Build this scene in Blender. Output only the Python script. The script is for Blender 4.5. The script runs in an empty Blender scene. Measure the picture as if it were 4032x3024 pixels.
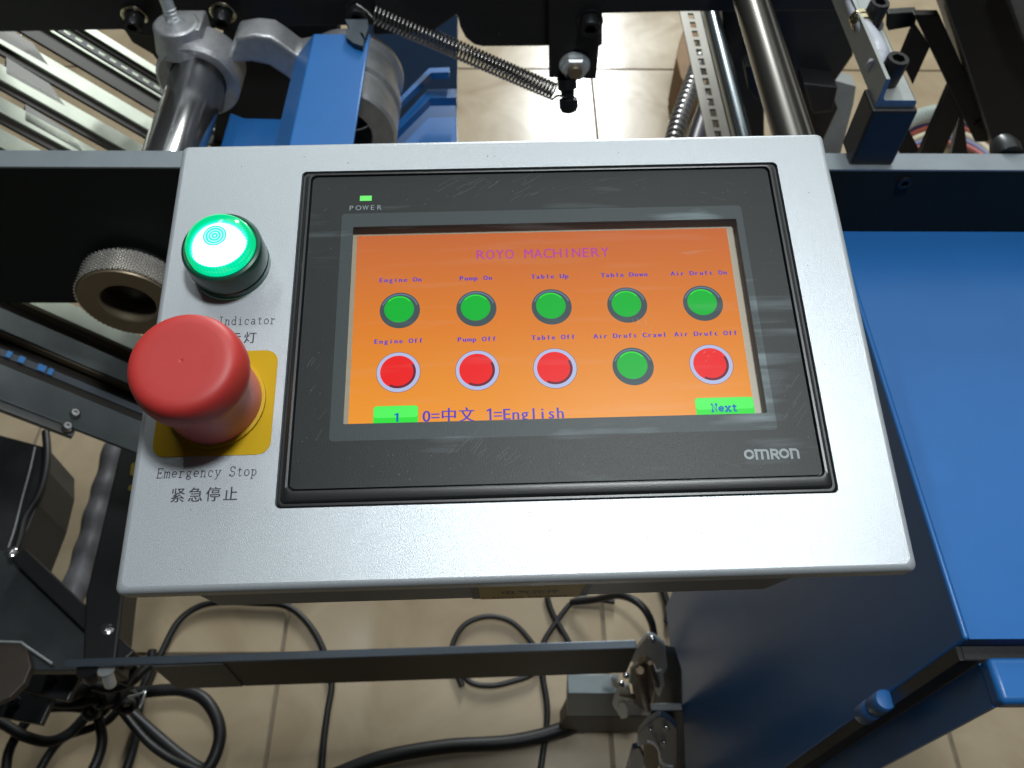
import bpy, bmesh, math, random
from mathutils import Vector, Matrix, Quaternion
random.seed(7)
R = math.radians
sc = bpy.context.scene
COL = sc.collection

# ------------------------------------------------------------------ camera
CAM = Vector((-.0184, -.2091, 1.6144))
def cam_matrix(pitch, yaw, roll):
    p, w, r = R(pitch), R(yaw), R(roll)
    fwd = Vector((math.sin(w)*math.cos(p), math.cos(w)*math.cos(p), -math.sin(p)))
    right = Vector((math.cos(w), -math.sin(w), 0)); up = right.cross(fwd)
    r2 = math.cos(r)*right + math.sin(r)*up; u2 = -math.sin(r)*right + math.cos(r)*up
    return Matrix((r2, u2, -fwd)).transposed()
MC = cam_matrix(55, 1.2, 1.0)
cam = bpy.data.cameras.new('camera'); co = bpy.data.objects.new('camera', cam); COL.objects.link(co)
co.matrix_world = Matrix.Translation(CAM) @ MC.to_4x4()
cam.sensor_width = 36; cam.lens = 36*3300/4032; cam.clip_start = .02; cam.clip_end = 60
cam.dof.use_dof = True; cam.dof.focus_distance = .335; cam.dof.aperture_fstop = 24
sc.camera = co

# ------------------------------------------------------------------ world + lamps
world = bpy.data.worlds.new('World'); sc.world = world; world.use_nodes = True
bg = world.node_tree.nodes['Background']; bg.inputs[0].default_value = (.62, .70, .68, 1); bg.inputs[1].default_value = .028
def area(name, loc, sx, sy, power, color, target=None, shape='RECTANGLE'):
    l = bpy.data.lights.new(name, 'AREA'); l.shape = shape; l.size = sx; l.size_y = sy
    l.energy = power; l.color = color
    o = bpy.data.objects.new(name, l); COL.objects.link(o); o.location = loc
    if target is not None:
        o.rotation_euler = (Vector(target)-Vector(loc)).to_track_quat('-Z', 'Y').to_euler()
    return o
area('lamp_main', (.27, .01, 3.0), .24, .24, 24.5, (.93, .98, 1), None, 'DISK')
area('ceiling_fill', (1.15, 2.9, 3.25), 3.7, 4.3, 50, (.96, 1, .97))  # added soft fill for ceiling bounce, placed to miss the front faces
area('lamp_tube', (.62, 5.6, 3.05), .16, 1.6, 210, (.95, 1, 1), (.3, 1.9, 0))
area('lamp_tube_left', (-.75, 1.5, 3.0), .05, 1.5, 7, (.95, 1, 1))

sc.view_settings.view_transform = 'Standard'; sc.view_settings.look = 'None'
sc.view_settings.exposure = 0; sc.view_settings.gamma = 1
sc.cycles.max_bounces = 8; sc.cycles.use_denoising = True

# ------------------------------------------------------------------ materials
def srgb(r, g, b):
    f = lambda c: (c/255/12.92) if c/255 <= .04045 else ((c/255+.055)/1.055)**2.4
    return (f(r), f(g), f(b), 1)
MATS = {}
def mat(name, col, rough=.5, metal=0, noise=.0, nscale=40, bump=0, bscale=600, emit=None, estr=1, spec=.5, rnoise=0, coat=0, aniso=0):
    if name in MATS: return MATS[name]
    m = bpy.data.materials.new(name); m.use_nodes = True; nt = m.node_tree; N = nt.nodes; L = nt.links
    b = N['Principled BSDF']
    if len(col) == 3: col = (*col, 1)
    b.inputs['Base Color'].default_value = col; b.inputs['Roughness'].default_value = rough
    b.inputs['Metallic'].default_value = metal; b.inputs['Specular IOR Level'].default_value = spec
    b.inputs['Coat Weight'].default_value = coat; b.inputs['Coat Roughness'].default_value = .12
    tc = N.new('ShaderNodeTexCoord')
    if noise or rnoise:
        t = N.new('ShaderNodeTexNoise'); t.inputs['Scale'].default_value = nscale; t.inputs['Detail'].default_value = 6
        t.inputs['Roughness'].default_value = .65
        L.new(tc.outputs['Object'], t.inputs['Vector'])
    if noise:
        r = N.new('ShaderNodeMapRange'); r.inputs[1].default_value = .3; r.inputs[2].default_value = .7
        r.inputs[3].default_value = 1-noise; r.inputs[4].default_value = 1+noise
        L.new(t.outputs['Fac'], r.inputs[0])
        mx = N.new('ShaderNodeVectorMath'); mx.operation = 'SCALE'; mx.inputs[0].default_value = col[:3]
        L.new(r.outputs[0], mx.inputs['Scale']); L.new(mx.outputs[0], b.inputs['Base Color'])
    if rnoise:
        r = N.new('ShaderNodeMapRange'); r.inputs[1].default_value = .3; r.inputs[2].default_value = .7
        r.inputs[3].default_value = max(.02, rough-rnoise); r.inputs[4].default_value = rough+rnoise
        L.new(t.outputs['Fac'], r.inputs[0]); L.new(r.outputs[0], b.inputs['Roughness'])
    if bump:
        t2 = N.new('ShaderNodeTexNoise'); t2.inputs['Scale'].default_value = bscale; t2.inputs['Detail'].default_value = 3
        L.new(tc.outputs['Object'], t2.inputs['Vector'])
        bp = N.new('ShaderNodeBump'); bp.inputs['Strength'].default_value = bump; bp.inputs['Distance'].default_value = .0006
        L.new(t2.outputs['Fac'], bp.inputs['Height']); L.new(bp.outputs['Normal'], b.inputs['Normal'])
    if emit:
        if len(emit) == 3: emit = (*emit, 1)
        b.inputs['Emission Color'].default_value = emit; b.inputs['Emission Strength'].default_value = estr
    MATS[name] = m; return m

ALU = mat('satin_aluminium', (.455, .492, .52), .35, .38, noise=.09, nscale=1800, bump=.20, bscale=3000, rnoise=.07)
HOUS = mat('grey_blue_housing_paint', (.13, .16, .21), .4, 0, noise=.06)
BEZEL = mat('black_bezel_plastic', (.012, .013, .014), .34, 0, bump=.08, bscale=2500, spec=.5)
FOIL = None
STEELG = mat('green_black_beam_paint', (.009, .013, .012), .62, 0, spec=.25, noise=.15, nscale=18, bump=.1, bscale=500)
BTOP = mat('lit_top_grey', (.26, .30, .33), .42, .5, noise=.08, nscale=30)  # paler grey that paints the sheen on the beam's top face
BLACK = mat('black_machine_paint', (.012, .012, .013), .42, 0, noise=.15, nscale=30, bump=.2, bscale=300)
BLACKM = mat('black_oxide_steel', (.03, .03, .033), .33, .6, noise=.3, nscale=300)
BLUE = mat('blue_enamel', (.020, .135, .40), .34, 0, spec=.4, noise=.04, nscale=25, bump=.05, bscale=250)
DBLUE = mat('blue_enamel_shaded', (.040, .085, .17), .42, 0, noise=.06, nscale=25)  # darker copy of the blue enamel, shade put into the colour
CAST = mat('cast_aluminium', (.50, .51, .53), .42, .75, noise=.14, nscale=90, bump=.7, bscale=420)
CHROME = mat('ground_steel', (.50, .50, .51), .17, .95, noise=.03)
ZINC = mat('zinc_plated_steel', (.66, .70, .72), .32, .6, noise=.12, nscale=200)
KNURL = mat('nickel_knurl', (.90, .87, .82), .22, .85)
RINGF = mat('turned_steel_face', (.30, .245, .165), .45, .7, noise=.06)
PROF = mat('aluminium_profile', (.50, .54, .45), .42, .4, noise=.12, nscale=25)
PROFD = mat('profile_groove', (.020, .017, .013), .5, .3)
PLATED = mat('dull_galvanised_plate', (.11, .125, .13), .42, .55, noise=.22, nscale=14, bump=.2, bscale=100)
SPRING = mat('spring_steel', (.30, .29, .28), .25, 1)
RUBBER = mat('black_cable_rubber', (.011, .011, .012), .46, bump=.1, bscale=300)
GROUT = mat('tile_grout', (.21, .17, .125), .85, 0, noise=.15)
RED = mat('estop_red_plastic', (.46, .034, .030), .50, 0, noise=.03, nscale=200, bump=.05, bscale=1800)
SKIRT = mat('estop_pale_red_sleeve', (.56, .125, .13), .38, 0)
YEL = mat('yellow_label_vinyl', (.50, .31, .001), .5, 0, spec=.2, noise=.03)
INK = mat('black_print_ink', (.03, .025, .04), .6)
GREYINK = mat('grey_print_ink', (.21, .25, .26), .45)
PGREY = mat('pale_grey_paint', (.33, .35, .34), .5, 0, noise=.08)
HOSEG = mat('pale_grey_air_hose', (.42, .44, .50), .35)
DARKS = mat('dark_sheet_steel', (.030, .032, .034), .35, .4, noise=.3, nscale=8, rnoise=.08)
BROWN = mat('brown_rubber_mat_face', (.060, .048, .038), .5, .1, noise=.15, nscale=10)
WOOD = mat('brown_carton', (.22, .12, .045), .7, 0, noise=.15)
STICK = mat('yellow_sticker', (.72, .50, .06), .5, 0, noise=.06)
BELTM = mat('toothed_belt_rubber', (.02, .024, .022), .5)
BMARK = mat('blue_belt_marks', (.04, .20, .50), .5)

def tile_mat():
    m = mat('floor_tile_ceramic', (.50, .40, .285), .30, 0)
    nt = m.node_tree; N = nt.nodes; L = nt.links; b = N['Principled BSDF']
    tc = N.new('ShaderNodeTexCoord'); oi = N.new('ShaderNodeObjectInfo')
    add = N.new('ShaderNodeVectorMath'); add.operation = 'ADD'
    sc_ = N.new('ShaderNodeVectorMath'); sc_.operation = 'SCALE'; sc_.inputs[0].default_value = (7, 3, 5)
    L.new(oi.outputs['Random'], sc_.inputs['Scale']); L.new(tc.outputs['Object'], add.inputs[0]); L.new(sc_.outputs[0], add.inputs[1])
    t = N.new('ShaderNodeTexNoise'); t.inputs['Scale'].default_value = 4.5; t.inputs['Detail'].default_value = 8; t.inputs['Roughness'].default_value = .6
    t.inputs['Distortion'].default_value = .8
    L.new(add.outputs[0], t.inputs['Vector'])
    cr = N.new('ShaderNodeValToRGB'); e = cr.color_ramp.elements
    e[0].position = .3; e[0].color = (.325, .25, .16, 1); e[1].position = .72; e[1].color = (.465, .38, .26, 1)
    L.new(t.outputs['Fac'], cr.inputs[0]); L.new(cr.outputs[0], b.inputs['Base Color'])
    r = N.new('ShaderNodeMapRange'); r.inputs[3].default_value = .13; r.inputs[4].default_value = .34
    L.new(t.outputs['Fac'], r.inputs[0]); L.new(r.outputs[0], b.inputs['Roughness'])
    return m
TILE = tile_mat()

def foil_mat(name, base):
    """dark satin membrane of the operator terminal with fine grain, smears and scratches; the smears also paint in hazy reflections"""
    m = mat(name, base, .34, 0, bump=.16, bscale=2600)
    nt = m.node_tree; N = nt.nodes; L = nt.links; b = N['Principled BSDF']; b.inputs['Specular IOR Level'].default_value = .26; b.inputs['Roughness'].default_value = .40
    tc = N.new('ShaderNodeTexCoord'); mp = N.new('ShaderNodeMapping')
    mp.inputs['Rotation'].default_value = (0, 0, R(-38)); mp.inputs['Scale'].default_value = (14, 170, 1)
    L.new(tc.outputs['Object'], mp.inputs[0])
    t = N.new('ShaderNodeTexNoise'); t.inputs['Scale'].default_value = 1.0; t.inputs['Detail'].default_value = 4
    L.new(mp.outputs[0], t.inputs['Vector'])
    t2 = N.new('ShaderNodeTexNoise'); t2.inputs['Scale'].default_value = 17; t2.inputs['Detail'].default_value = 2
    L.new(tc.outputs['Object'], t2.inputs['Vector'])
    mu = N.new('ShaderNodeMath'); mu.operation = 'MULTIPLY'; L.new(t.outputs['Fac'], mu.inputs[0]); L.new(t2.outputs['Fac'], mu.inputs[1])
    cr = N.new('ShaderNodeValToRGB'); e = cr.color_ramp.elements
    e[0].position = .32; e[0].color = (*base, 1); e[1].position = .44; e[1].color = (base[0]*3.3+.02, base[1]*3.3+.025, base[2]*3.3+.03, 1)  # pale end of the ramp also paints hazy reflections
    L.new(mu.outputs[0], cr.inputs[0]); L.new(cr.outputs[0], b.inputs['Base Color'])
    return m
FOIL = foil_mat('terminal_membrane', (.014, .0175, .018))
FOILW = foil_mat('terminal_window_mask', (.040, .052, .055))

def clear_mat():
    m = bpy.data.materials.new('clear_window_film'); m.use_nodes = True; nt = m.node_tree; N = nt.nodes; L = nt.links
    N.remove(N['Principled BSDF']); out = N['Material Output']
    tr = N.new('ShaderNodeBsdfTransparent'); gl = N.new('ShaderNodeBsdfGlossy'); gl.inputs['Roughness'].default_value = .32
    gl.inputs['Color'].default_value = (.9, .95, 1, 1)
    mx = N.new('ShaderNodeMixShader'); fr = N.new('ShaderNodeFresnel'); fr.inputs[0].default_value = 1.20
    df = N.new('ShaderNodeBsdfDiffuse'); df.inputs[0].default_value = (.75, .78, .8, 1)
    tc = N.new('ShaderNodeTexCoord'); mp = N.new('ShaderNodeMapping')
    mp.inputs['Rotation'].default_value = (0, 0, R(-40)); mp.inputs['Scale'].default_value = (20, 210, 1)
    L.new(tc.outputs['Object'], mp.inputs[0])
    t = N.new('ShaderNodeTexNoise'); t.inputs['Scale'].default_value = 1; t.inputs['Detail'].default_value = 3; L.new(mp.outputs[0], t.inputs['Vector'])
    mr = N.new('ShaderNodeMapRange'); mr.inputs[1].default_value = .55; mr.inputs[2].default_value = .85; mr.inputs[3].default_value = .0; mr.inputs[4].default_value = .06
    L.new(t.outputs['Fac'], mr.inputs[0])
    mx2 = N.new('ShaderNodeMixShader'); L.new(mr.outputs[0], mx2.inputs[0]); L.new(tr.outputs[0], mx2.inputs[1]); L.new(df.outputs[0], mx2.inputs[2])
    L.new(fr.outputs[0], mx.inputs[0]); L.new(mx2.outputs[0], mx.inputs[1]); L.new(gl.outputs[0], mx.inputs[2])
    L.new(mx.outputs[0], out.inputs[0]); return m
CLEAR = clear_mat()
def emis(name, col, s=1.0):
    return mat(name, tuple(c*.05 for c in col[:3]), .5, 0, emit=col, estr=s, spec=0)

def lcd_mat():
    m = mat('lcd_orange', (.02, .01, .008), .4, 0, emit=(1, .4, .1), estr=1)
    nt = m.node_tree; N = nt.nodes; L = nt.links; b = N['Principled BSDF']
    # twisted-nematic panel: the orange shifts with the height on the panel and towards its right side
    tc = N.new('ShaderNodeTexCoord'); sp = N.new('ShaderNodeSeparateXYZ'); L.new(tc.outputs['Object'], sp.inputs[0])
    mr = N.new('ShaderNodeMapRange'); mr.inputs[1].default_value = -.042; mr.inputs[2].default_value = .042; L.new(sp.outputs['Y'], mr.inputs[0])
    cr = N.new('ShaderNodeValToRGB'); e = cr.color_ramp.elements
    e[0].position = 0; e[0].color = srgb(246, 158, 48); e[1].position = 1; e[1].color = srgb(200, 106, 54)
    e2 = e.new(.5); e2.color = srgb(226, 130, 42)
    L.new(mr.outputs[0], cr.inputs[0]); L.new(cr.outputs[0], b.inputs['Emission Color'])
    b.inputs['Emission Strength'].default_value = .92; b.inputs['Specular IOR Level'].default_value = 0
    return m
LCD = lcd_mat()
SGREEN = emis('screen_green', srgb(24, 184, 58), .9); SRED = emis('screen_red', srgb(236, 38, 38), .95)
SRING = emis('screen_grey_ring', srgb(70, 86, 90), .9); SRING2 = emis('screen_blue_grey_highlight', srgb(100, 125, 150), .9)
SWHITE = emis('screen_pale_ring', srgb(180, 190, 228), .95); SDARK = emis('screen_dark_red', srgb(110, 40, 55), .9)
SBLUE = emis('screen_blue_text', srgb(84, 66, 190), .9); SPURP = emis('screen_magenta_text', srgb(184, 74, 160), .9)
SKEY = emis('screen_key_green', srgb(52, 222, 64), 1); SKEY2 = emis('screen_key_bright_green', srgb(84, 242, 96), 1)
SKTXT = emis('screen_key_text', srgb(20, 110, 190), .9)
LED = emis('power_led_green', srgb(120, 240, 120), 1.0)

# ------------------------------------------------------------------ mesh helpers
def link(name, me, parent=None, m=None, smooth=False):
    o = bpy.data.objects.new(name, me); COL.objects.link(o)
    if parent: o.parent = parent
    if m: 
        if not me.materials: me.materials.append(m)
    if smooth:
        for p in me.polygons: p.use_smooth = True
    return o
def obj(name, bm, m, parent=None, smooth=None, bevel=0, bseg=2):
    bmesh.ops.recalc_face_normals(bm, faces=bm.faces)
    me = bpy.data.meshes.new(name); bm.to_mesh(me); bm.free()
    o = link(name, me, parent, m)
    if bevel:
        md = o.modifiers.new('bevel', 'BEVEL'); md.width = bevel; md.segments = bseg; md.limit_method = 'ANGLE'; md.angle_limit = R(40)
        md.harden_normals = False
    if smooth is not None:
        for p in me.polygons: p.use_smooth = True
        me.set_sharp_from_angle(angle=R(smooth))
    return o
def empty(name, loc=(0, 0, 0)):
    o = bpy.data.objects.new(name, None); COL.objects.link(o); o.location = loc; o.empty_display_size = .02; return o
def tag(o, label=None, cat=None, group=None, kind=None):
    if label: o['label'] = label
    if cat: o['category'] = cat
    if group: o['group'] = group
    if kind: o['kind'] = kind
    return o
def box(bm, x0, x1, y0, y1, z0, z1):
    v = [bm.verts.new(p) for p in ((x0,y0,z0),(x1,y0,z0),(x1,y1,z0),(x0,y1,z0),(x0,y0,z1),(x1,y0,z1),(x1,y1,z1),(x0,y1,z1))]
    for f in ((3,2,1,0),(4,5,6,7),(0,1,5,4),(1,2,6,5),(2,3,7,6),(3,0,4,7)): bm.faces.new([v[i] for i in f])
def prism(bm, pts, off):
    """closed polygon of 3-D points, swept by the vector off"""
    off = Vector(off); a = [bm.verts.new(Vector(p)) for p in pts]; b = [bm.verts.new(Vector(p)+off) for p in pts]
    bm.faces.new(a); bm.faces.new(b[::-1]); n = len(a)
    for i in range(n): bm.faces.new([a[i], b[i], b[(i+1) % n], a[(i+1) % n]])
def bar(bm, a, b, w, h, up=(0, 0, 1)):
    """straight bar from a to b, w across, h along 'up' (top face through the line ab)"""
    a, b = Vector(a), Vector(b); d = (b-a).normalized(); s = d.cross(Vector(up)).normalized(); u = s.cross(d).normalized()
    prism(bm, [a-s*w/2, a+s*w/2, a+s*w/2-u*h, a-s*w/2-u*h], b-a)
def ringface(bm, la, lb):
    n = len(la)
    for i in range(n): bm.faces.new([la[i], la[(i+1) % n], lb[(i+1) % n], lb[i]])
def frame_of(d):
    d = Vector(d).normalized(); t = Vector((0, 0, 1)) if abs(d.z) < .9 else Vector((1, 0, 0))
    s = d.cross(t).normalized(); return d, s, s.cross(d).normalized()
def lathe(bm, base, axis, prof, n=40, cap=True):
    """prof: (radius, distance along axis)"""
    base = Vector(base); d, s, u = frame_of(axis); loops = []
    for r, h in prof:
        if r < 1e-7: loops.append([bm.verts.new(base+d*h)])
        else: loops.append([bm.verts.new(base+d*h+(s*math.cos(2*math.pi*i/n)+u*math.sin(2*math.pi*i/n))*r) for i in range(n)])
    for a, b in zip(loops, loops[1:]):
        if len(a) == 1 and len(b) == 1: continue
        if len(a) == 1: [bm.faces.new([a[0], b[i], b[(i+1) % n]]) for i in range(n)]
        elif len(b) == 1: [bm.faces.new([a[(i+1) % n], a[i], b[0]]) for i in range(n)]
        else: ringface(bm, a, b)
    if cap:
        for l in (loops[0], loops[-1]):
            if len(l) > 2: bm.faces.new(l)
def tube(bm, pts, r, n=10, closed=False, rf=None):
    pts = [Vector(p) for p in pts]; loops = []; s = None
    for i, p in enumerate(pts):
        d = (pts[min(i+1, len(pts)-1)]-pts[max(i-1, 0)]).normalized()
        if s is None: _, s, _ = frame_of(d)
        s = (s-d*s.dot(d)).normalized(); u = s.cross(d); rr = r if rf is None else r*rf(i/(len(pts)-1), i)
        loops.append([bm.verts.new(p+(s*math.cos(2*math.pi*k/n)+u*math.sin(2*math.pi*k/n))*rr) for k in range(n)])
    for a, b in zip(loops, loops[1:]): ringface(bm, a, b)
    bm.faces.new(loops[0]); bm.faces.new(loops[-1][::-1])
def spline(P, k=8):
    P = [Vector(p) for p in P]; Q = [P[0]*2-P[1]]+P+[P[-1]*2-P[-2]]; out = []
    for i in range(1, len(Q)-2):
        a, b, c, d = Q[i-1:i+3]
        for j in range(k):
            t = j/k; out.append(.5*((2*b)+(c-a)*t+(2*a-5*b+4*c-d)*t*t+(3*b-a-3*c+d)*t**3))
    out.append(P[-1]); return out
def rrect(x0, x1, y0, y1, r, k=5):
    out = []
    for cx, cy, a in ((x1-r, y1-r, 0), (x0+r, y1-r, 90), (x0+r, y0+r, 180), (x1-r, y0+r, 270)):
        for i in range(k+1): t = R(a+90*i/k); out.append((cx+r*math.cos(t), cy+r*math.sin(t)))
    return out
def loop_at(bm, pts, z): return [bm.verts.new((x, y, z)) for x, y in pts]
# measured directions: a photo point gives a line of sight; these return where it meets a plane of the machine
def ray(u, v): return MC @ Vector(((u-2016)/3300, (1512-v)/3300, -1))
def atz(u, v, z): d = ray(u, v); return CAM+d*((z-CAM.z)/d.z)
def aty(u, v, y): d = ray(u, v); return CAM+d*((y-CAM.y)/d.y)
def atx(u, v, x): d = ray(u, v); return CAM+d*((x-CAM.x)/d.x)
def atp(u, v, p0, n): d = ray(u, v); n = Vector(n); return CAM+d*((Vector(p0)-CAM).dot(n)/d.dot(n))

# ================================================================== FLOOR
floor = empty('floor'); tag(floor, kind='structure')
bm = bmesh.new(); box(bm, -6, 6, -3, 9, -.06, -.004); obj('grout_bed', bm, GROUT, floor)
T = .62; G = .0035
bm = bmesh.new(); box(bm, G, T-G, G, T-G, -.012, 0)
tm = None
for j in range(-1, 5):
    for i in range(-4, 5):
        x = -.44+i*T + (.085 if j >= 2 else 0); y = .29+j*T
        if tm is None:
            t0 = obj('tile', bm, TILE, floor, bevel=.0015, bseg=1); tm = t0.data; t = t0
        else:
            t = t0.copy(); COL.objects.link(t); t.parent = floor
        t.location = (x, y, random.uniform(-.0006, .0004))

# ================================================================== CONTROL PANEL
PX = Vector((1, .025, .009)).normalized(); PN0 = Vector((-.004, -.205, .979)).normalized()
PYV = PN0.cross(PX).normalized(); PNV = PX.cross(PYV).normalized()
panel = empty('control_panel', (0, 0, 1.36))
panel.rotation_mode = 'QUATERNION'
panel.rotation_quaternion = Matrix((PX, PYV, PNV)).transposed().to_quaternion()
tag(panel, 'silver machine control panel with orange touchscreen, lit green lamp and red emergency stop button', 'control panel')
mm = .001
# faceplate with cut-out
def plate_with_hole(name, outer, inner, z0, z1, m, parent, edge=0):
    bm = bmesh.new(); n = len(outer)
    if edge:
        k = 5; cx = sum(p[0] for p in outer)/n; cy = sum(p[1] for p in outer)/n
        x0 = min(p[0] for p in outer); x1 = max(p[0] for p in outer); y0 = min(p[1] for p in outer); y1 = max(p[1] for p in outer)
        loops = []
        for q in range(k+1):
            a = R(90*q/k); ins = edge*(1-math.sin(a)); zz = z1-edge*(1-math.cos(a))
            s = [(cx+(x-cx)*((x1-x0)/2-ins)/((x1-x0)/2), cy+(y-cy)*((y1-y0)/2-ins)/((y1-y0)/2)) for x, y in outer]
            loops.append(loop_at(bm, s, zz))
        lo = loop_at(bm, outer, z0); top = loops[0]
        for a, b in zip(loops, loops[1:]): ringface(bm, b, a)
        ringface(bm, lo, loops[-1])
    else:
        top = loop_at(bm, outer, z1); lo = loop_at(bm, outer, z0); ringface(bm, lo, top)
    ti = loop_at(bm, inner, z1); bi = loop_at(bm, inner, z0); ringface(bm, ti, bi)
    ringface(bm, top, ti); ringface(bm, bi, lo)
    o = obj(name, bm, m, parent, smooth=35)
    for p in o.data.polygons:
        if abs(p.normal.z) > .9999: p.use_smooth = False
    md = o.modifiers.new('wn', 'WEIGHTED_NORMAL'); md.keep_sharp = True; md.weight = 100
    return o
face = plate_with_hole('faceplate', rrect(-.1538, .1240, -.1014, .0884, .0026), rrect(-.1012, .1012, -.0731, .0731, .0022), -.0080, 0, ALU, panel, edge=.0024)
# housing behind the plate
bm = bmesh.new()
prof = [(-.140, -.0955), (.090, -.0955), (.106, -.090), (.108, .070), (-.142, .070), (-.142, -.0935)]
HB = -.070
prism(bm, [(x, y, -.0082) for x, y in prof], (0, 0, HB+.0082))
hous = obj('housing', bm, HOUS, panel, bevel=.0015)
# sticker on the lower housing face
bm = bmesh.new(); box(bm, -.0335, .0145, -.0960, -.0956, HB+.0015, -.034); st = obj('sticker_border', bm, mat('sticker_border_grey', (.13, .135, .135), .5), hous)
bm = bmesh.new(); box(bm, -.0302, .0112, -.0964, -.0961, HB+.0022, -.0375); obj('caution_sticker', bm, STICK, hous)

# lettering -----------------------------------------------------------
FONTC = {'1': ([(.28,0,0),(.37,0,0),(.37,.74,0),(.31,.74,0),(.28,.62,0),(.12,.54,0),(.12,.62,0)], [(0,1,2,3,4),(4,3,6,5)])}
def text_mesh(s, size):
    cu = bpy.data.curves.new('t', 'FONT'); cu.body = s; cu.size = size; cu.align_x = 'CENTER'; cu.resolution_u = 3
    o = bpy.data.objects.new('t', cu); COL.objects.link(o); dg = bpy.context.evaluated_depsgraph_get(); dg.update()
    me = bpy.data.meshes.new_from_object(o.evaluated_get(dg)); bpy.data.objects.remove(o); bpy.data.curves.remove(cu)
    return me
def lettering(s, cx, cy, pitch, cap, z, m, parent, xs=1.0, name='lettering', bold=0, wide=(), thick=0, R_=None, slant=0):
    """monospaced printed line: glyph meshes placed one by one, centred on cx, baseline at cy"""
    units = sum(2 if ord(c) > 0x2000 else 1 for c in s); x = cx-units*pitch/2
    bm = bmesh.new()
    for c in s:
        w = 2 if ord(c) > 0x2000 else 1
        if c != ' ':
            key = c
            if key not in FONTC:
                me = text_mesh(c, 1.0); FONTC[key] = ([tuple(v.co) for v in me.vertices], [tuple(p.vertices) for p in me.polygons]); bpy.data.meshes.remove(me)
            vs, fs = FONTC[key]; k = cap/.72
            if not vs: x += w*pitch; continue
            mx = (min(v[0] for v in vs)+max(v[0] for v in vs))/2; gw = (max(v[0] for v in vs)-min(v[0] for v in vs))*k*xs
            lim = pitch*w*.86; f = xs*k*(lim/gw if gw > lim else 1)
            for dx in ([0] if not bold else [-bold, bold]):
                nv = [bm.verts.new((x+w*pitch/2+(v[0]-mx)*f+dx+slant*v[1]*k, cy+v[1]*k, z+(dx > 0)*1e-6)) for v in vs]
                for q in fs:
                    try: bm.faces.new([nv[i] for i in q])
                    except ValueError: pass
        x += w*pitch
    for f in bm.faces:
        if f.normal.z < 0: pass
    me = bpy.data.meshes.new(name); bm.to_mesh(me); bm.free()
    o = link(name, me, parent, m)
    if R_ is not None: o.matrix_local = R_
    return o
# thin roman (song style) strokes for the engraved English words: polylines in a 1 x 2 cell, baseline 0, x height 1, caps 1.55
def arc(cx, cy, rx, ry, a0, a1, n=10):
    return [(cx+rx*math.cos(R(a0+(a1-a0)*i/n)), cy+ry*math.sin(R(a0+(a1-a0)*i/n))) for i in range(n+1)]
SG = {
 'E': [[(.2,0),(.2,1.55)],[(.06,1.55),(.86,1.55),(.86,1.28)],[(.06,0),(.9,0),(.9,.3)],[(.2,.8),(.62,.8)],[(.62,.95),(.62,.65)]],
 'I': [[(.5,0),(.5,1.55)],[(.25,1.55),(.75,1.55)],[(.25,0),(.75,0)]],
 'S': [arc(.5,1.16,.33,.39,20,270,12)+arc(.5,.38,.35,.39,90,-160,12),[(.82,1.5),(.82,1.2)],[(.14,.05),(.14,.35)]],
 'm': [[(.14,0),(.14,1)],[(.02,1),(.14,1)],arc(.32,.72,.18,.25,180,0,6)+[(.5,0)],arc(.68,.72,.18,.25,180,0,6)+[(.86,0)],[(.04,0),(.24,0)],[(.42,0),(.58,0)],[(.78,0),(.96,0)]],
 'e': [[(.16,.54),(.84,.54)]+arc(.5,.54,.34,.46,0,310,14)],
 'r': [[(.32,0),(.32,1)],[(.14,1),(.32,1)],arc(.62,.66,.3,.32,175,40,7),[(.12,0),(.54,0)]],
 'g': [arc(.45,.66,.26,.33,0,360,14),[(.64,.9),(.82,1)],arc(.5,-.1,.34,.24,100,-250,14),[(.3,.36),(.26,.2),(.44,.13)]],
 'n': [[(.24,0),(.24,1)],[(.08,1),(.24,1)],arc(.5,.66,.25,.32,175,0,8)+[(.75,0)],[(.1,0),(.38,0)],[(.62,0),(.9,0)]],
 'c': [arc(.52,.5,.34,.5,50,310,14),[(.76,.84),(.76,.7)]],
 'y': [[(.16,1),(.5,.05)],[(.84,1),(.5,.05),(.34,-.4),(.14,-.42)],[(.04,1),(.32,1)],[(.66,1),(.94,1)]],
 't': [[(.45,1.32),(.45,.2)]+arc(.62,.18,.17,.18,180,330,6),[(.2,1),(.76,1)]],
 'o': [arc(.5,.5,.35,.5,0,360,16)],
 'p': [[(.22,-.45),(.22,1)],[(.06,1),(.22,1)],arc(.5,.5,.3,.48,150,-150,12),[(.08,-.45),(.4,-.45)]],
 'd': [arc(.46,.48,.3,.48,40,320,12),[(.76,0),(.76,1.55)],[(.6,1.55),(.76,1.55)],[(.76,0),(.92,0)]],
 'i': [[(.5,0),(.5,1)],[(.3,1),(.5,1)],[(.28,0),(.74,0)],[(.46,1.38),(.54,1.38)]],
 'a': [arc(.46,.7,.26,.3,150,0,7)+[(.72,.1),(.88,0)],arc(.42,.28,.27,.27,60,400,12)],
 'N': [[(.16,0),(.16,1.55),(.84,0),(.84,1.55)],[(.02,1.55),(.2,1.55)],[(.02,0),(.32,0)],[(.7,1.55),(.98,1.55)]],
 'x': [[(.16,1),(.84,0)],[(.84,1),(.16,0)],[(.04,1),(.34,1)],[(.66,1),(.96,1)],[(.04,0),(.34,0)],[(.66,0),(.96,0)]],
}
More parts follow.
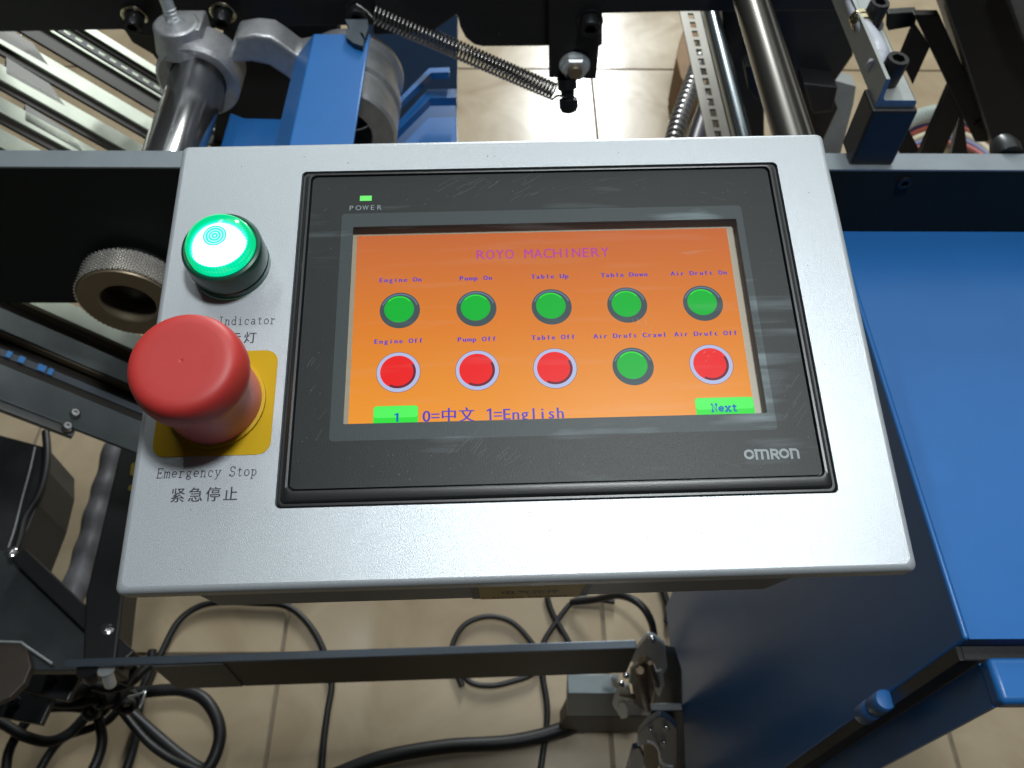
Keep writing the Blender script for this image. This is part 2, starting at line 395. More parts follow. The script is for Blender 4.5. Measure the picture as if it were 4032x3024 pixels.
def ribbon(bm, pts, w, z):
    pts = [Vector((p[0], p[1])) for p in pts]; n = len(pts); L_ = []; R2 = []
    for i, p in enumerate(pts):
        d = pts[min(i+1, n-1)]-pts[max(i-1, 0)]
        if d.length < 1e-9: d = Vector((1, 0))
        d.normalize(); q = Vector((-d.y, d.x))*w/2
        e = d*w*.25 if i == n-1 else (-d*w*.25 if i == 0 else Vector((0, 0)))
        L_.append(bm.verts.new((*(p+q+e), z))); R2.append(bm.verts.new((*(p-q+e), z)))
    for i in range(n-1):
        bm.faces.new([R2[i], R2[i+1], L_[i+1], L_[i]])
def strokes(s, x0, y0, pitch, xh, w, z, m, parent, slant=0, name='lettering'):
    bm = bmesh.new(); x = x0; e = 0
    for c in s:
        for pl in SG.get(c, []):
            e += 1
            ribbon(bm, [(x+px_*pitch*.9+slant*py_*xh, y0+py_*xh) for px_, py_ in pl], w, z+e*2e-7)
        x += pitch
    me = bpy.data.meshes.new(name); bm.to_mesh(me); bm.free(); return link(name, me, parent, m)
ZT = .00012
strokes('Emergency Stop', -.1446, -.0606, .0026, .0023, .00030, ZT, INK, face, .0002/.0023*.4)
strokes('Indicator', -.1291, .0008, .00252, .0023, .00030, ZT, INK, face)
lettering('紧急停止', -.1266, -.0693, .00312, .0041, ZT, INK, face, .95, bold=.00006)
lettering('指示灯', -.1219, -.0069, .00295, .0038, ZT, INK, face, .95, bold=.00004)
# yellow emergency label
bm = bmesh.new(); a = loop_at(bm, rrect(-.1475, -.1045, -.0527, -.0106, .0048), .00022); bm.faces.new(a)
b = loop_at(bm, rrect(-.1475, -.1045, -.0527, -.0106, .0048), .00001); ringface(bm, b, a); obj('emergency_label', bm, YEL, face)
# little dust specks on the plate
bm = bmesh.new()
for i in range(26):
    x, y = random.uniform(-.15, .12), random.choice([random.uniform(-.097, -.076), random.uniform(.076, .085)]) if random.random() < .6 else random.uniform(-.09, .08)
    if abs(x) < .104 and abs(y) < .076: x = random.choice([-.13, .11])+random.uniform(-.006, .006)
    s = random.uniform(.00012, .00032); a = random.random()*6
    bm.faces.new([bm.verts.new((x+s*math.cos(a+k*2.1)*(1+.8*(k == 0)), y+s*math.sin(a+k*2.1), .00006+i*1e-7)) for k in range(3)])
tag(obj('dust_speck', bm, INK, face), kind='stuff')

# emergency stop button
es = empty('emergency_stop_button'); es.parent = panel; es.location = (-.1262, -.0315, 0)
bm = bmesh.new(); lathe(bm, (0, 0, .0003), (0, 0, 1), [(.0186, 0), (.0186, .0012), (.0174, .0015)], 56); obj('collar', bm, YEL, es, smooth=40)
bm = bmesh.new(); lathe(bm, (0, 0, .0017), (0, 0, 1), [(.0174, 0), (.0175, .004), (.0172, .011), (.0170, .018), (.0172, .0205), (.0150, .022)], 64); obj('sleeve', bm, SKIRT, es, smooth=50)
bm = bmesh.new()
lathe(bm, (0, 0, 0), (0, 0, 1), [(.0148, .0212), (.0172, .0214), (.0188, .0226), (.0197, .0252), (.0199, .0280), (.0196, .0310), (.0191, .0336), (.0183, .0353), (.0171, .0364), (.0157, .0369), (.0140, .0371), (.0100, .0370), (.0050, .0370), (.0012, .0370), (.0006, .0370), (.0004, .03695), (.0003, .0368), (0, .0368)], 72)
obj('mushroom_head', bm, RED, es, smooth=60)

# indicator lamp
ind = empty('indicator_lamp'); ind.parent = panel; ind.location = (-.1264, .0278, 0)
bm = bmesh.new()
lathe(bm, (0, 0, 0), (0, 0, 1), [(.0156, .0001), (.0156, .0030), (.0152, .0034), (.0152, .0040), (.0156, .0044), (.0156, .0125), (.0152, .0138), (.0143, .0142), (.0135, .0140), (.0133, .0125), (.0133, .004)], 64, cap=False)
obj('lamp_collar', bm, mat('dark_green_collar', (.006, .055, .036), .28, 0, coat=.3), ind, smooth=35)
def lens_mat():
    m = mat('green_lamp_lens', (.0, .10, .06), .12, 0, emit=(0, 1, .4), estr=1)
    nt = m.node_tree; N = nt.nodes; L = nt.links; b = N['Principled BSDF']
    tc = N.new('ShaderNodeTexCoord'); sp = N.new('ShaderNodeSeparateXYZ'); L.new(tc.outputs['Object'], sp.inputs[0])
    # bulb sits low in the lamp: the core is brightest there
    off = N.new('ShaderNodeVectorMath'); off.operation = 'ADD'; off.inputs[1].default_value = (-.0014, .0036, -.016); L.new(tc.outputs['Object'], off.inputs[0])
    ln = N.new('ShaderNodeVectorMath'); ln.operation = 'LENGTH'; L.new(off.outputs[0], ln.inputs[0])
    core = N.new('ShaderNodeMapRange'); core.interpolation_type = 'SMOOTHSTEP'; core.inputs[1].default_value = .0088; core.inputs[2].default_value = .0134; core.inputs[3].default_value = 1; core.inputs[4].default_value = 0
    L.new(ln.outputs['Value'], core.inputs[0])
    # concentric bull's-eye rings moulded in the crown
    pl = N.new('ShaderNodeVectorMath'); pl.operation = 'MULTIPLY'; pl.inputs[1].default_value = (1, 1, 0); L.new(tc.outputs['Object'], pl.inputs[0])
    l2 = N.new('ShaderNodeVectorMath'); l2.operation = 'LENGTH'; L.new(pl.outputs[0], l2.inputs[0])
    sn = N.new('ShaderNodeMath'); sn.operation = 'MULTIPLY'; sn.inputs[1].default_value = 2*math.pi/.00112; L.new(l2.outputs['Value'], sn.inputs[0])
    s2 = N.new('ShaderNodeMath'); s2.operation = 'SINE'; L.new(sn.outputs[0], s2.inputs[0])
    s3 = N.new('ShaderNodeMapRange'); s3.inputs[1].default_value = -1; s3.inputs[2].default_value = 1; s3.inputs[3].default_value = .34; s3.inputs[4].default_value = .66; L.new(s2.outputs[0], s3.inputs[0])
    ing = N.new('ShaderNodeMapRange'); ing.inputs[1].default_value = .0044; ing.inputs[2].default_value = .0047; ing.inputs[3].default_value = 1; ing.inputs[4].default_value = 0; L.new(l2.outputs['Value'], ing.inputs[0])
    rim = N.new('ShaderNodeMapRange'); rim.interpolation_type = 'SMOOTHSTEP'; rim.inputs[1].default_value = .0114; rim.inputs[2].default_value = .0123; rim.inputs[3].default_value = 1; rim.inputs[4].default_value = .25; L.new(l2.outputs['Value'], rim.inputs[0])
    cm = N.new('ShaderNodeMath'); cm.operation = 'MULTIPLY'; L.new(core.outputs[0], cm.inputs[0]); L.new(rim.outputs[0], cm.inputs[1])
    mixf = N.new('ShaderNodeMix'); L.new(ing.outputs[0], mixf.inputs[0]); L.new(cm.outputs[0], mixf.inputs[2]); L.new(s3.outputs[0], mixf.inputs[3])
    # fine radial prisms around the edge
    at = N.new('ShaderNodeMath'); at.operation = 'ARCTAN2'; L.new(sp.outputs['Y'], at.inputs[0]); L.new(sp.outputs['X'], at.inputs[1])
    am = N.new('ShaderNodeMath'); am.operation = 'MULTIPLY'; am.inputs[1].default_value = 60; L.new(at.outputs[0], am.inputs[0])
    asn = N.new('ShaderNodeMath'); asn.operation = 'SINE'; L.new(am.outputs[0], asn.inputs[0])
    aa = N.new('ShaderNodeMath'); aa.operation = 'MULTIPLY_ADD'; aa.inputs[1].default_value = .06; L.new(asn.outputs[0], aa.inputs[0]); L.new(mixf.outputs[0], aa.inputs[2])
    cr = N.new('ShaderNodeValToRGB'); e = cr.color_ramp.elements
    e[0].position = 0; e[0].color = (0, .62, .20, 1); e[1].position = .85; e[1].color = (2.2, 2.6, 2.6, 1)
    a = e.new(.3); a.color = (0, .85, .42, 1); a = e.new(.55); a.color = (.05, 1.1, .95, 1)
    L.new(aa.outputs[0], cr.inputs[0]); L.new(cr.outputs[0], b.inputs['Emission Color'])
    b.inputs['Emission Strength'].default_value = 1.0
    return m
bm = bmesh.new()
prof = [(.0132, .0122), (.0132, .0146), (.0129, .0165), (.0120, .0184), (.0103, .0200), (.0078, .0211), (.0050, .0216), (.0046, .0216)]
rr = .0046
while rr > .0006: prof += [(rr, .0214), (rr-.00023, .0216), (rr-.00046, .0214)]; rr -= .00092*.5*1.0
prof += [(0, .0215)]
lathe(bm, (0, 0, 0), (0, 0, 1), prof, 64, cap=False)
bmesh.ops.remove_doubles(bm, verts=bm.verts, dist=1e-6)
obj('lamp_lens', bm, lens_mat(), ind, smooth=50)

# touchscreen terminal
ts = empty('touchscreen'); ts.parent = panel
def frame_mesh(bm, rings, closeL=True):
    ls = [loop_at(bm, p, z) for p, z in rings]
    for a, b in zip(ls, ls[1:]): ringface(bm, a, b)
    return ls
bm = bmesh.new()
fr = lambda x, y, r: rrect(-x, x, -y, y, r, 5)
def fr2(x, yt, yb, r): return rrect(-x, x, -yb, yt, r, 5)
frame_mesh(bm, [(fr(.1008, .0727, .0024), -.006), (fr(.1008, .0727, .0024), .0004), (fr(.1002, .0721, .0022), .0010), (fr(.0996, .0715, .002), .0012),
                (fr(.0994, .0713, .002), .0022), (fr(.0986, .0706, .002), .0036), (fr2(.0976, .0702, .0683, .002), .0042), (fr2(.0970, .0698, .0677, .002), .0042), (fr2(.0966, .0694, .0673, .002), .0036), (fr2(.0962, .0691, .0668, .002), .0036)])
obj('bezel', bm, BEZEL, ts, smooth=25)
ZM = .0037
def flat_ring(name, outer, inner, z, m, depth=0):
    bm = bmesh.new(); a = loop_at(bm, outer, z); b = loop_at(bm, inner, z); ringface(bm, a, b)
    if depth: c = loop_at(bm, inner, z-depth); ringface(bm, b, c)
    return obj(name, bm, m, ts)
# all terminal faces were measured on the plane of the plate; the raised membrane sits 1.2 mm proud of it
ZM = .0012
WIN = rrect(-.0830, .0823, -.0487, .0505, .0015, 5); OPN = rrect(-.0782, .0795, -.0421, .0440, .0006, 5); MEM = fr2(.0960, .0690, .0665, .0022)
for o in [c for c in ts.children if c.name == 'bezel']: bpy.data.objects.remove(o)
bm = bmesh.new()
frame_mesh(bm, [(fr(.1008, .0727, .0024), -.006), (fr(.1008, .0727, .0024), -.0012), (fr(.1003, .0722, .0022), -.0004), (fr(.0995, .0714, .002), -.0004), (fr(.0993, .0712, .002), .0002),
                (fr(.0985, .0706, .0024), .0014), (fr2(.0976, .0701, .0684, .0024), .0020), (fr2(.0968, .0696, .0674, .0024), .0019), (fr2(.0965, .0694, .0671, .0024), .0012), (fr2(.0963, .0692, .0668, .0023), .0002), (fr2(.0960, .0690, .0665, .0022), .0002)])
obj('bezel', bm, BEZEL, ts, smooth=25)
bm = bmesh.new(); a = loop_at(bm, MEM, ZM); b = loop_at(bm, WIN, ZM); c = loop_at(bm, MEM, .0002); ringface(bm, c, a); ringface(bm, a, b); obj('membrane', bm, FOIL, ts)
flat_ring('window_mask', WIN, OPN, ZM, FOILW, .0)
bm = bmesh.new(); a = loop_at(bm, OPN, ZM-.0002); b = loop_at(bm, rrect(-.0790, .0802, -.0421, .0460, .0006, 5), -.0036); ringface(bm, a, b); obj('window_well', bm, mat('well_dark', (.03, .032, .03), .5), ts)
bm = bmesh.new(); bm.faces.new(loop_at(bm, OPN, ZM)); obj('window_film', bm, CLEAR, ts)
bm = bmesh.new(); box(bm, -.080, .081, -.046, .047, -.0045, -.0034); obj('display_frame', bm, mat('lcd_unlit_border', (.32, .29, .21), .4), ts)
ZL = -.0030
bm = bmesh.new(); box(bm, -.0771, .0762, -.0430, .0423, -.0038, ZL); obj('display', bm, LCD, ts)
disp = [c for c in ts.children if c.name == 'display'][0]
# printed power label + LED + maker's mark
bm = bmesh.new(); box(bm, -.0760, -.0711, .0567, .0592, ZM, ZM+.0001); obj('power_led', bm, LED, ts)
lettering('POWER', -.0735, .0521, .00290, .0024, ZM+.0001, GREYINK, ts, 1.0, bold=.00003)
def logo(x0, y0, h, m, parent):
    bm = bmesh.new(); w = h*.235; z = ZM+.00012
    ribbon(bm, arc(x0+h*.5, y0+h*.5, h*.385, h*.385, 0, 360, 28), w, z)
    x = x0+h*1.08
    ribbon(bm, [(x+w/2, y0), (x+w/2, y0+h*.97)], w*.95, z+1e-6); ribbon(bm, [(x, y0+h*.88), (x+h*1.05, y0+h*.88)]+arc(x+h*1.05, y0+h*.66, h*.17, h*.22, 90, 0, 6)+[(x+h*1.22, y0)], w*.95, z+2e-6)
    ribbon(bm, [(x+h*.66, y0), (x+h*.66, y0+h*.85)], w*.95, z+3e-6)
    x += h*1.5
    ribbon(bm, [(x+w*.4, y0), (x+w*.4, y0+h*.97)], w*.95, z+1e-6)
    ribbon(bm, [(x+w*.4, y0+h*.88), (x+h*.45, y0+h*.88)]+arc(x+h*.45, y0+h*.66, h*.22, h*.22, 90, -90, 10)+[(x+w*.4, y0+h*.44)], w*.95, z+2e-6)
    ribbon(bm, [(x+h*.42, y0+h*.42), (x+h*.72, y0)], w, z+3e-6)
    x += h*.80
    ribbon(bm, arc(x+h*.5, y0+h*.5, h*.385, h*.385, 0, 360, 28), w, z)
    x += h*1.08
    ribbon(bm, [(x+w/2, y0), (x+w/2, y0+h*.97)], w*.95, z+1e-6); ribbon(bm, [(x, y0+h*.88), (x+h*.5, y0+h*.88)]+arc(x+h*.5, y0+h*.62, h*.26, h*.26, 90, 0, 7)+[(x+h*.76, y0)], w*.95, z+2e-6)
    me = bpy.data.meshes.new('maker_logo'); bm.to_mesh(me); bm.free(); return link('maker_logo', me, parent, m)
logo(.0684, -.0600, .0038, GREYINK, ts)
# scuffs and dust on the membrane
def scuffs(name, spec_, m, w0, w1):
    bm = bmesh.new(); k = 0
    for (cx, cy, rx, ry, ang, ln, n) in spec_:
        for i in range(n):
            x, y = cx+random.uniform(-rx, rx), cy+random.uniform(-ry, ry); a = R(ang+random.gauss(0, 3.5)); l = ln*random.uniform(.3, 1); k += 1
            bend = random.uniform(-.03, .05)*l
            pts = [(x+math.cos(a)*l*t-math.sin(a)*bend*4*t*(1-t), y+math.sin(a)*l*t+math.cos(a)*bend*4*t*(1-t)) for t in (0, .25, .5, .75, 1)]
            ribbon(bm, pts, random.uniform(w0, w1), ZM+.00006+k*2e-7)
    me = bpy.data.meshes.new(name); bm.to_mesh(me); bm.free(); o = link(name, me, ts, m); o['kind'] = 'stuff'; return o
scuffs('scuff_mark', [(-.036, .060, .010, .004, 32, .012, 9), (-.012, .060, .012, .005, 30, .010, 10), (.025, .0620, .02, .003, 14, .010, 8), (.070, .058, .01, .006, -20, .006, 5),
    (-.034, -.052, .006, .004, 52, .009, 9), (-.024, -.058, .006, .003, 42, .010, 7), (.086, -.040, .004, .010, 50, .008, 9), (.062, -.060, .01, .004, -15, .005, 5), (-.090, -.01, .003, .04, 60, .005, 6)],
    mat('faint_scuff', (.050, .058, .064), .5), .00006, .00020)
scuffs('dust_fleck', [(0, .060, .09, .006, 0, .0003, 26), (0, -.058, .09, .006, 0, .0003, 40), (-.09, 0, .004, .06, 0, .0003, 14), (.09, 0, .004, .06, 0, .0003, 14)], mat('pale_dust', (.17, .17, .165), .8), .00010, .00024)
scuffs('screen_smear', [(.050, .028, .012, .0006, 2, .016, 4), (.036, -.008, .004, .006, 95, .006, 8), (.046, -.012, .003, .002, 30, .002, 6), (.06, -.02, .008, .006, 40, .0015, 8)], mat('pale_smear', (.45, .28, .20), .6), .00005, .00012)
# screen contents, lying on the display
def disc(bm, cx, cy, r, z, n=40, ry=None):
    bm.faces.new([bm.verts.new((cx+r*math.cos(2*math.pi*i/n), cy+(ry or r)*math.sin(2*math.pi*i/n), z)) for i in range(n)])
def sdisc(name, parts, parent):
    me_m = []; bm = bmesh.new(); z = ZL+.00004
    for (kind, m, *a) in parts:
        z += .00002
        if m not in me_m: me_m.append(m)
        n0 = len(bm.faces)
        if kind == 'd': disc(bm, a[0], a[1], a[2], z)
        else: ribbon(bm, a[0], a[1], z)
        bm.faces.ensure_lookup_table()
        for f in bm.faces[n0:]: f.material_index = me_m.index(m)
    me = bpy.data.meshes.new(name); bm.to_mesh(me); bm.free()
    for m in me_m: me.materials.append(m)
    return link(name, me, parent)
XS = (-.0588, -.0284, .0016, .0318, .0622)
def green_btn(x, y):
    o = sdisc('screen_button', [('d', SRING, x, y, .0080), ('r', SRING2, arc(x, y, .0072, .0072, 20, 160, 14), .0006), ('d', SGREEN, x-.0003, y+.0005, .0059), ('r', SKEY, arc(x-.0003, y+.0005, .0055, .0055, 40, 140, 10), .0005)], ts)
    o['label'] = 'round green on-screen button in a dark grey ring'
def red_btn(x, y):
    o = sdisc('screen_button', [('d', SDARK, x, y, .00850), ('d', SWHITE, x, y, .00835), ('d', SRED, x-.0001, y+.0001, .0069), ('r', SDARK, arc(x, y, .0063, .0063, -118, 28, 16), .0010)], ts)
    o['label'] = 'round red on-screen button in a pale ring'
for x in XS: green_btn(x, .0071)
for i, x in enumerate(XS):
    if i == 3: green_btn(x, -.0198)
    else: red_btn(x, -.0198)
ZS = ZL+.00014
lettering('ROYO MACHINERY', -.0008, .0297, .00392, .0046, ZS, SPURP, ts, 1.0, bold=.00006)
for s, x in zip(('Engine On', 'Pump On', 'Table Up', 'Table Down', 'Air Druft On'), XS): lettering(s, x, .0200, .00194, .0021, ZS, SBLUE, ts, 1.0, bold=.00013)
for s, x in zip(('Engine Off', 'Pump Off', 'Table Off', 'Air Druft Crawl', 'Air Druft Off'), (-.0590, -.0284, .0016, .0318, .0617)): lettering(s, x, -.0075, .00194, .0021, ZS, SBLUE, ts, 1.0, bold=.00013)
lettering('0=中文 1=English', -.0226, -.0405, .00336, .0046, ZS, SBLUE, ts, 1.0, bold=.00012)
def key(x0, x1, txt, th, serif=False):
    bm = bmesh.new(); bm.faces.new(loop_at(bm, rrect(x0, x1, -.0426, -.0337, .0012), ZL+.00006)); o = obj('screen_key', bm, SKEY, ts)
    bm = bmesh.new(); bm.faces.new(loop_at(bm, rrect(x0+.0001, x1-.0001, -.0385, -.0338, .0011), ZL+.00009)); o2 = obj('screen_key_shine', bm, SKEY2, ts)
    if serif: strokes(txt, (x0+x1)/2-.0052, -.0394, .00255, .0019, .00066, ZS, SKTXT, ts)
    else: lettering(txt, (x0+x1)/2+.0003, -.0402, .0024, .0034, ZS, SKTXT, ts, 1.0, bold=.0002)
key(-.0678, -.0510, '1', .003)
key(.0540, .0763, 'Next', .003, True)
# sticker lettering on the housing front (faces -y of the panel)
RS = Matrix.Translation((-.0095, -.0966, -.0575)) @ Matrix.Rotation(R(90), 4, 'X')
lettering('电气元件', 0, .0030, .0030, .0062, 0, mat('sticker_ink', (.05, .04, .02), .6), hous, .9, R_=RS)
lettering('Electric Components', 0, -.0070, .00165, .0045, 0, MATS['sticker_ink'], hous, .9, R_=RS)

# ================================================================== LONG BEAM behind the panel
YB = .363; ZBT = 1.124; ZBB = .944
beam = empty('long_machine_beam', (0, YB, ZBB)); tag(beam, 'long dark steel beam with flat grey top edge running behind the control panel', 'beam')
def sub(name, bm, m, par, **k):
    o = obj(name, bm, m, None, **k); o.parent = par; o.matrix_parent_inverse = Matrix.Translation(-par.location); return o
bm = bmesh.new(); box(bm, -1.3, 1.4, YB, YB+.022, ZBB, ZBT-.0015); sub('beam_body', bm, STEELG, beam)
bm = bmesh.new(); box(bm, -1.3, 1.4, YB+.0003, YB+.0217, ZBT-.0015, ZBT+.0003); sub('lit_top_edge', bm, BTOP, beam)  # thin strip coloured lighter than the body for the light on top
bm = bmesh.new()
for u, v in ((3560, 718),):
    p = aty(u, v, YB); lathe(bm, (p.x, YB+.001, p.z), (0, -1, 0), [(.0, 0), (.006, .001), (.006, .003), (.003, .0032), (.003, .001), (0, .001)], 20, cap=False)
sub('plug_screw', bm, BLACKM, beam, smooth=40)

# steel shaft and its clamp, knurled knob
AX, AZ = -.3935, .977
shaft = bmesh.new(); lathe(shaft, (AX, .385+.002, AZ), (0, 1, 0), [(.0315, 0), (.0325, .001), (.0325, .33), (.031, .332)], 48)
tag(obj('ground_steel_shaft', shaft, CHROME, smooth=40), 'polished round steel shaft held in the cast clamp behind the beam', 'shaft')

knob = empty('knurled_knob', (AX+.010, YB, AZ+.0075)); tag(knob, 'knurled round metal knob with a dark bored hole on the front of the beam', 'knob')
bm = bmesh.new(); lathe(bm, (0, 0, 0), (0, -1, 0), [(.043, .0005), (.043, .006), (.041, .0075), (.041, .009)], 56); o = obj('knob_flange', bm, BLACKM, knob, smooth=35)
# knurl: diamond grid
bm = bmesh.new(); NK, HK = 96, 13; r0 = .0497; y0, y1 = .009, .0345
rows = []
for j in range(HK+1):
    row = []
    for i in range(NK):
        a = 2*math.pi*(i+.5*(j % 2))/NK; rr = r0+(.0 if j in (0, HK) else .0)
        row.append(bm.verts.new((rr*math.cos(a), -(y0+(y1-y0)*j/HK), rr*math.sin(a))))
    rows.append(row)
for j in range(HK):
    for i in range(NK):
        i2 = (i+1) % NK
        if j % 2 == 0: tri = [(rows[j][i], rows[j][i2], rows[j+1][i]), (rows[j][i2], rows[j+1][i2], rows[j+1][i])]
        else: tri = [(rows[j][i], rows[j+1][i2], rows[j+1][i]), (rows[j][i], rows[j][i2], rows[j+1][i2])]
        for t in tri: bm.faces.new(t)
bm2 = bmesh.new()
# diamonds as small pyramids
def cyl(a, y, r): return Vector((r*math.cos(a), -y, r*math.sin(a)))
bm.free(); bm = bm2; NK = 62; rowsN = 7; dy = (y1-y0)/rowsN; da = 2*math.pi/NK
for j in range(rowsN*2+1):
    for i in range(NK):
        a = (i+.5*(j % 2))*da; y = y0+j*dy/2
        ya, yb_ = max(y0, y-dy/2), min(y1, y+dy/2)
        q = [cyl(a-da/2, y, r0-.0013), cyl(a, ya, r0-.0013), cyl(a+da/2, y, r0-.0013), cyl(a, yb_, r0-.0013)]
        c = bm.verts.new(cyl(a, min(max(y, y0+.0004), y1-.0004), r0+.0010)); q = [bm.verts.new(p) for p in q]
        for k in range(4):
            try: bm.faces.new([q[k], q[(k+1) % 4], c])
            except ValueError: pass
tag(obj('knurling', bm, KNURL, knob), kind='stuff')
bm = bmesh.new(); lathe(bm, (0, 0, 0), (0, -1, 0), [(.0470, .009), (.0474, .0092), (.0474, .0346), (.0466, .0362), (.0275, .0362), (.026, .035), (.026, .012), (0, .012)], 64, cap=False)
obj('knob_ring', bm, RINGF, knob, smooth=35)
bm = bmesh.new(); lathe(bm, (0, 0, 0), (0, -1, 0), [(.0255, .0125), (.0245, .016), (.018, .018), (0, .018)], 40, cap=False); obj('shaft_end', bm, BLACKM, knob, smooth=30)

# cast clamp bracket
cl = empty('cast_clamp_bracket', (AX, .72, AZ)); tag(cl, 'rough cast aluminium clamp bracket with split boss, arched arm and grooved end ring', 'bracket')
bm = bmesh.new(); lathe(bm, (0, -.03, 0), (0, 1, 0), [(.0335, .004), (.046, 0), (.050, .004), (.050, .046), (.046, .05), (.0335, .05)], 48, cap=False); lathe(bm, (0, -.03, 0), (0, 1, 0), [(.0335, .004), (.0335, .05)], 48, cap=False)
obj('clamp_ring', bm, CAST, cl, smooth=35)
pb = aty(700, 55, .735); bz = pb.z-AZ; bx = pb.x-AX
bm = bmesh.new(); lathe(bm, (bx, .0, .03), (0, 0, 1), [(.033, 0), (.0285, .02), (.0275, bz-.034), (.026, bz-.0315), (.010, bz-.0315), (.009, bz-.05), (0, bz-.05)], 44, cap=False)
box(bm, bx-.022, bx+.030, -.012, .03, .02, .060)
obj('split_boss', bm, CAST, cl, smooth=35, bevel=.002)
bm = bmesh.new()
p0 = Vector((bx, .0, bz-.045)); p1 = Vector((bx-.018, .03, bz+.10)); lathe(bm, p0, p1-p0, [(.0075, 0), (.0075, (p1-p0).length)], 20)
for k in range(9): lathe(bm, p0+(p1-p0)*(.12+k*.03), p1-p0, [(.0075, 0), (.0084, .001), (.0075, .002)], 20, cap=False)
obj('threaded_rod', bm, ZINC, cl, smooth=40)
# arched arm from the ring over to the right hand ring
bm = bmesh.new(); YA0, YA1 = .706, .745
up = [(905, 205), (925, 150), (1000, 138), (1065, 145), (1110, 175), (1170, 220), (1270, 200)]
lo = [(1270, 330), (1160, 330), (1120, 300), (1060, 260), (990, 245), (930, 250), (900, 262)]
pts = [aty(u, v, YA0)-cl.location for u, v in up+lo]
prism(bm, pts, (0, YA1-YA0, 0)); obj('arched_arm', bm, CAST, cl, bevel=.004, bseg=3, smooth=50)
bm = bmesh.new()
rc = aty(1360, 480, .66)-cl.location
lathe(bm, (rc.x, -.085, rc.z), (0, 1, 0), [(.036, .0), (.062, 0), (.0655, .004), (.0655, .038), (.061, .041), (.061, .052), (.066, .055), (.066, .073), (.060, .076), (.060, .11), (.066, .114), (.066, .122)], 64, cap=False)
lathe(bm, (rc.x, -.085, rc.z), (0, 1, 0), [(.036, 0), (.036, .12)], 48, cap=False)
obj('grooved_end_ring', bm, CAST, cl, smooth=35)
bm = bmesh.new(); lathe(bm, (rc.x, -.03, rc.z), (0, 1, 0), [(.0355, 0), (0, 0)], 32, cap=False); obj('ring_bore', bm, BLACK, cl)

# blue arm cover (its top face runs back under the cross beam)
ZC = 1.055
bm = bmesh.new()
L0, R0 = atz(1095, 640, ZC), atz(1400, 640, ZC); L1, R1 = atz(1215, 105, ZC), atz(1450, 95, ZC)
yN, yF = .385, .72; xl0 = L0.x; xr0 = R0.x
prof = [(-.405+.196, 0), (.0, 0)]
def colx(u, v): return atz(u, v, ZC).x
xa, xb = (colx(1150, 570)+colx(1225, 140))/2, (colx(1402, 570)+colx(1448, 130))/2
pr = [(xa, ZC), (xb, ZC), (xb, ZC-.003), (xa+.001, ZC-.003), (xa-.024, ZC-.032), (xa-.024, ZC-.12), (xa-.027, ZC-.12), (xa-.027, ZC-.030)]
prism(bm, [(x, .388, z) for x, z in pr], (0, .285, 0))
bco = obj('blue_arm_cover', bm, BLUE, bevel=.0012, bseg=2, smooth=25); tag(bco, 'bright blue painted box cover standing behind the top edge of the control panel', 'machine cover')
bm = bmesh.new()
scr = [(1362,95),(1450,95),(1453,130),(1438,170),(1432,150),(1418,145),(1436,178),(1430,200),(1395,188),(1366,165),(1364,140),(1380,132)]
# hardware at the cover's corner: dark hinge lug
hp = atz(1405, 150, ZC+.001)
bm.free(); bm = bmesh.new(); 
prism(bm, [atz(u, v, ZC+.0015) for u, v in scr], (0, 0, .006)); tag(obj('dark_latch_lug', bm, mat('greased_dark_steel', (.018, .035, .05), .5, .2)), 'small dark ragged steel lug on the top corner of the blue cover', 'lug')

bm = bmesh.new(); prism(bm, [aty(u, v, .84) for u, v in ((880, 90), (1330, 90), (1330, 560), (840, 560))], (0, .04, 0))  # black sheet put in for the shaded depth behind the arch
tag(obj('black_shade_wall', bm, BLACK, bevel=.002), 'black filler wall for the shaded space seen through the arch of the cast arm', 'wall')
bm = bmesh.new(); prism(bm, [aty(u, v, .87) for u, v in ((470, 90), (680, 90), (670, 262), (636, 262), (600, 215), (520, 168))], (0, .02, 0))  # dark brown plate filling the gap beside the clamp ring
tag(obj('brown_black_filler', bm, mat('dark_brown_steel', (.045, .037, .028), .5, .3), bevel=.002), 'dark brown filler plate between the left crossbeam screw and the clamp ring', 'plate')
# blue base deck and stepped blue tray on the right of it
bm = bmesh.new(); d0 = .93
prism(bm, [atz(u, v, d0) for u, v in ((840, 640), (862, 590), (905, 440), (960, 462), (1240, 470), (1240, 640))], (0, 0, -.06))
tag(obj('blue_base_deck', bm, BLUE, bevel=.003), 'low blue painted deck plate seen below the arched cast arm', 'deck')
tray = empty('blue_frame_tray', (-.15, .6, .85)); tag(tray, 'blue painted machine frame with two folded steps beside the grooved ring', 'frame')
def tsub(name, bm, m, **k): return sub(name, bm, m, tray, **k)
zt = .86
bm = bmesh.new(); prism(bm, [atz(u, v, zt) for u, v in ((1460, 640), (1500, 575), (1680, 415), (1797, 413), (1797, 640))], (0, 0, -.3)); tsub('lower_face', bm, BLUE, bevel=.002)
bm = bmesh.new(); prism(bm, [atz(u, v, zt+.04) for u, v in ((1530, 520), (1685, 352), (1797, 350), (1797, 384), (1695, 386), (1535, 545))], (0, 0, -.012)); tsub('step', bm, BLUE)
bm = bmesh.new(); prism(bm, [atz(u, v, zt+.06) for u, v in ((1545, 415), (1690, 268), (1770, 265), (1770, 284), (1697, 286), (1548, 432))], (0, 0, -.010)); tsub('step', bm, BLUE)
bm = bmesh.new(); prism(bm, [aty(u, v, 1.02) for u, v in ((1380, 80), (1802, 60), (1799, 430), (1380, 520))], (0, .03, 0)); tsub('back_panel', bm, DBLUE)

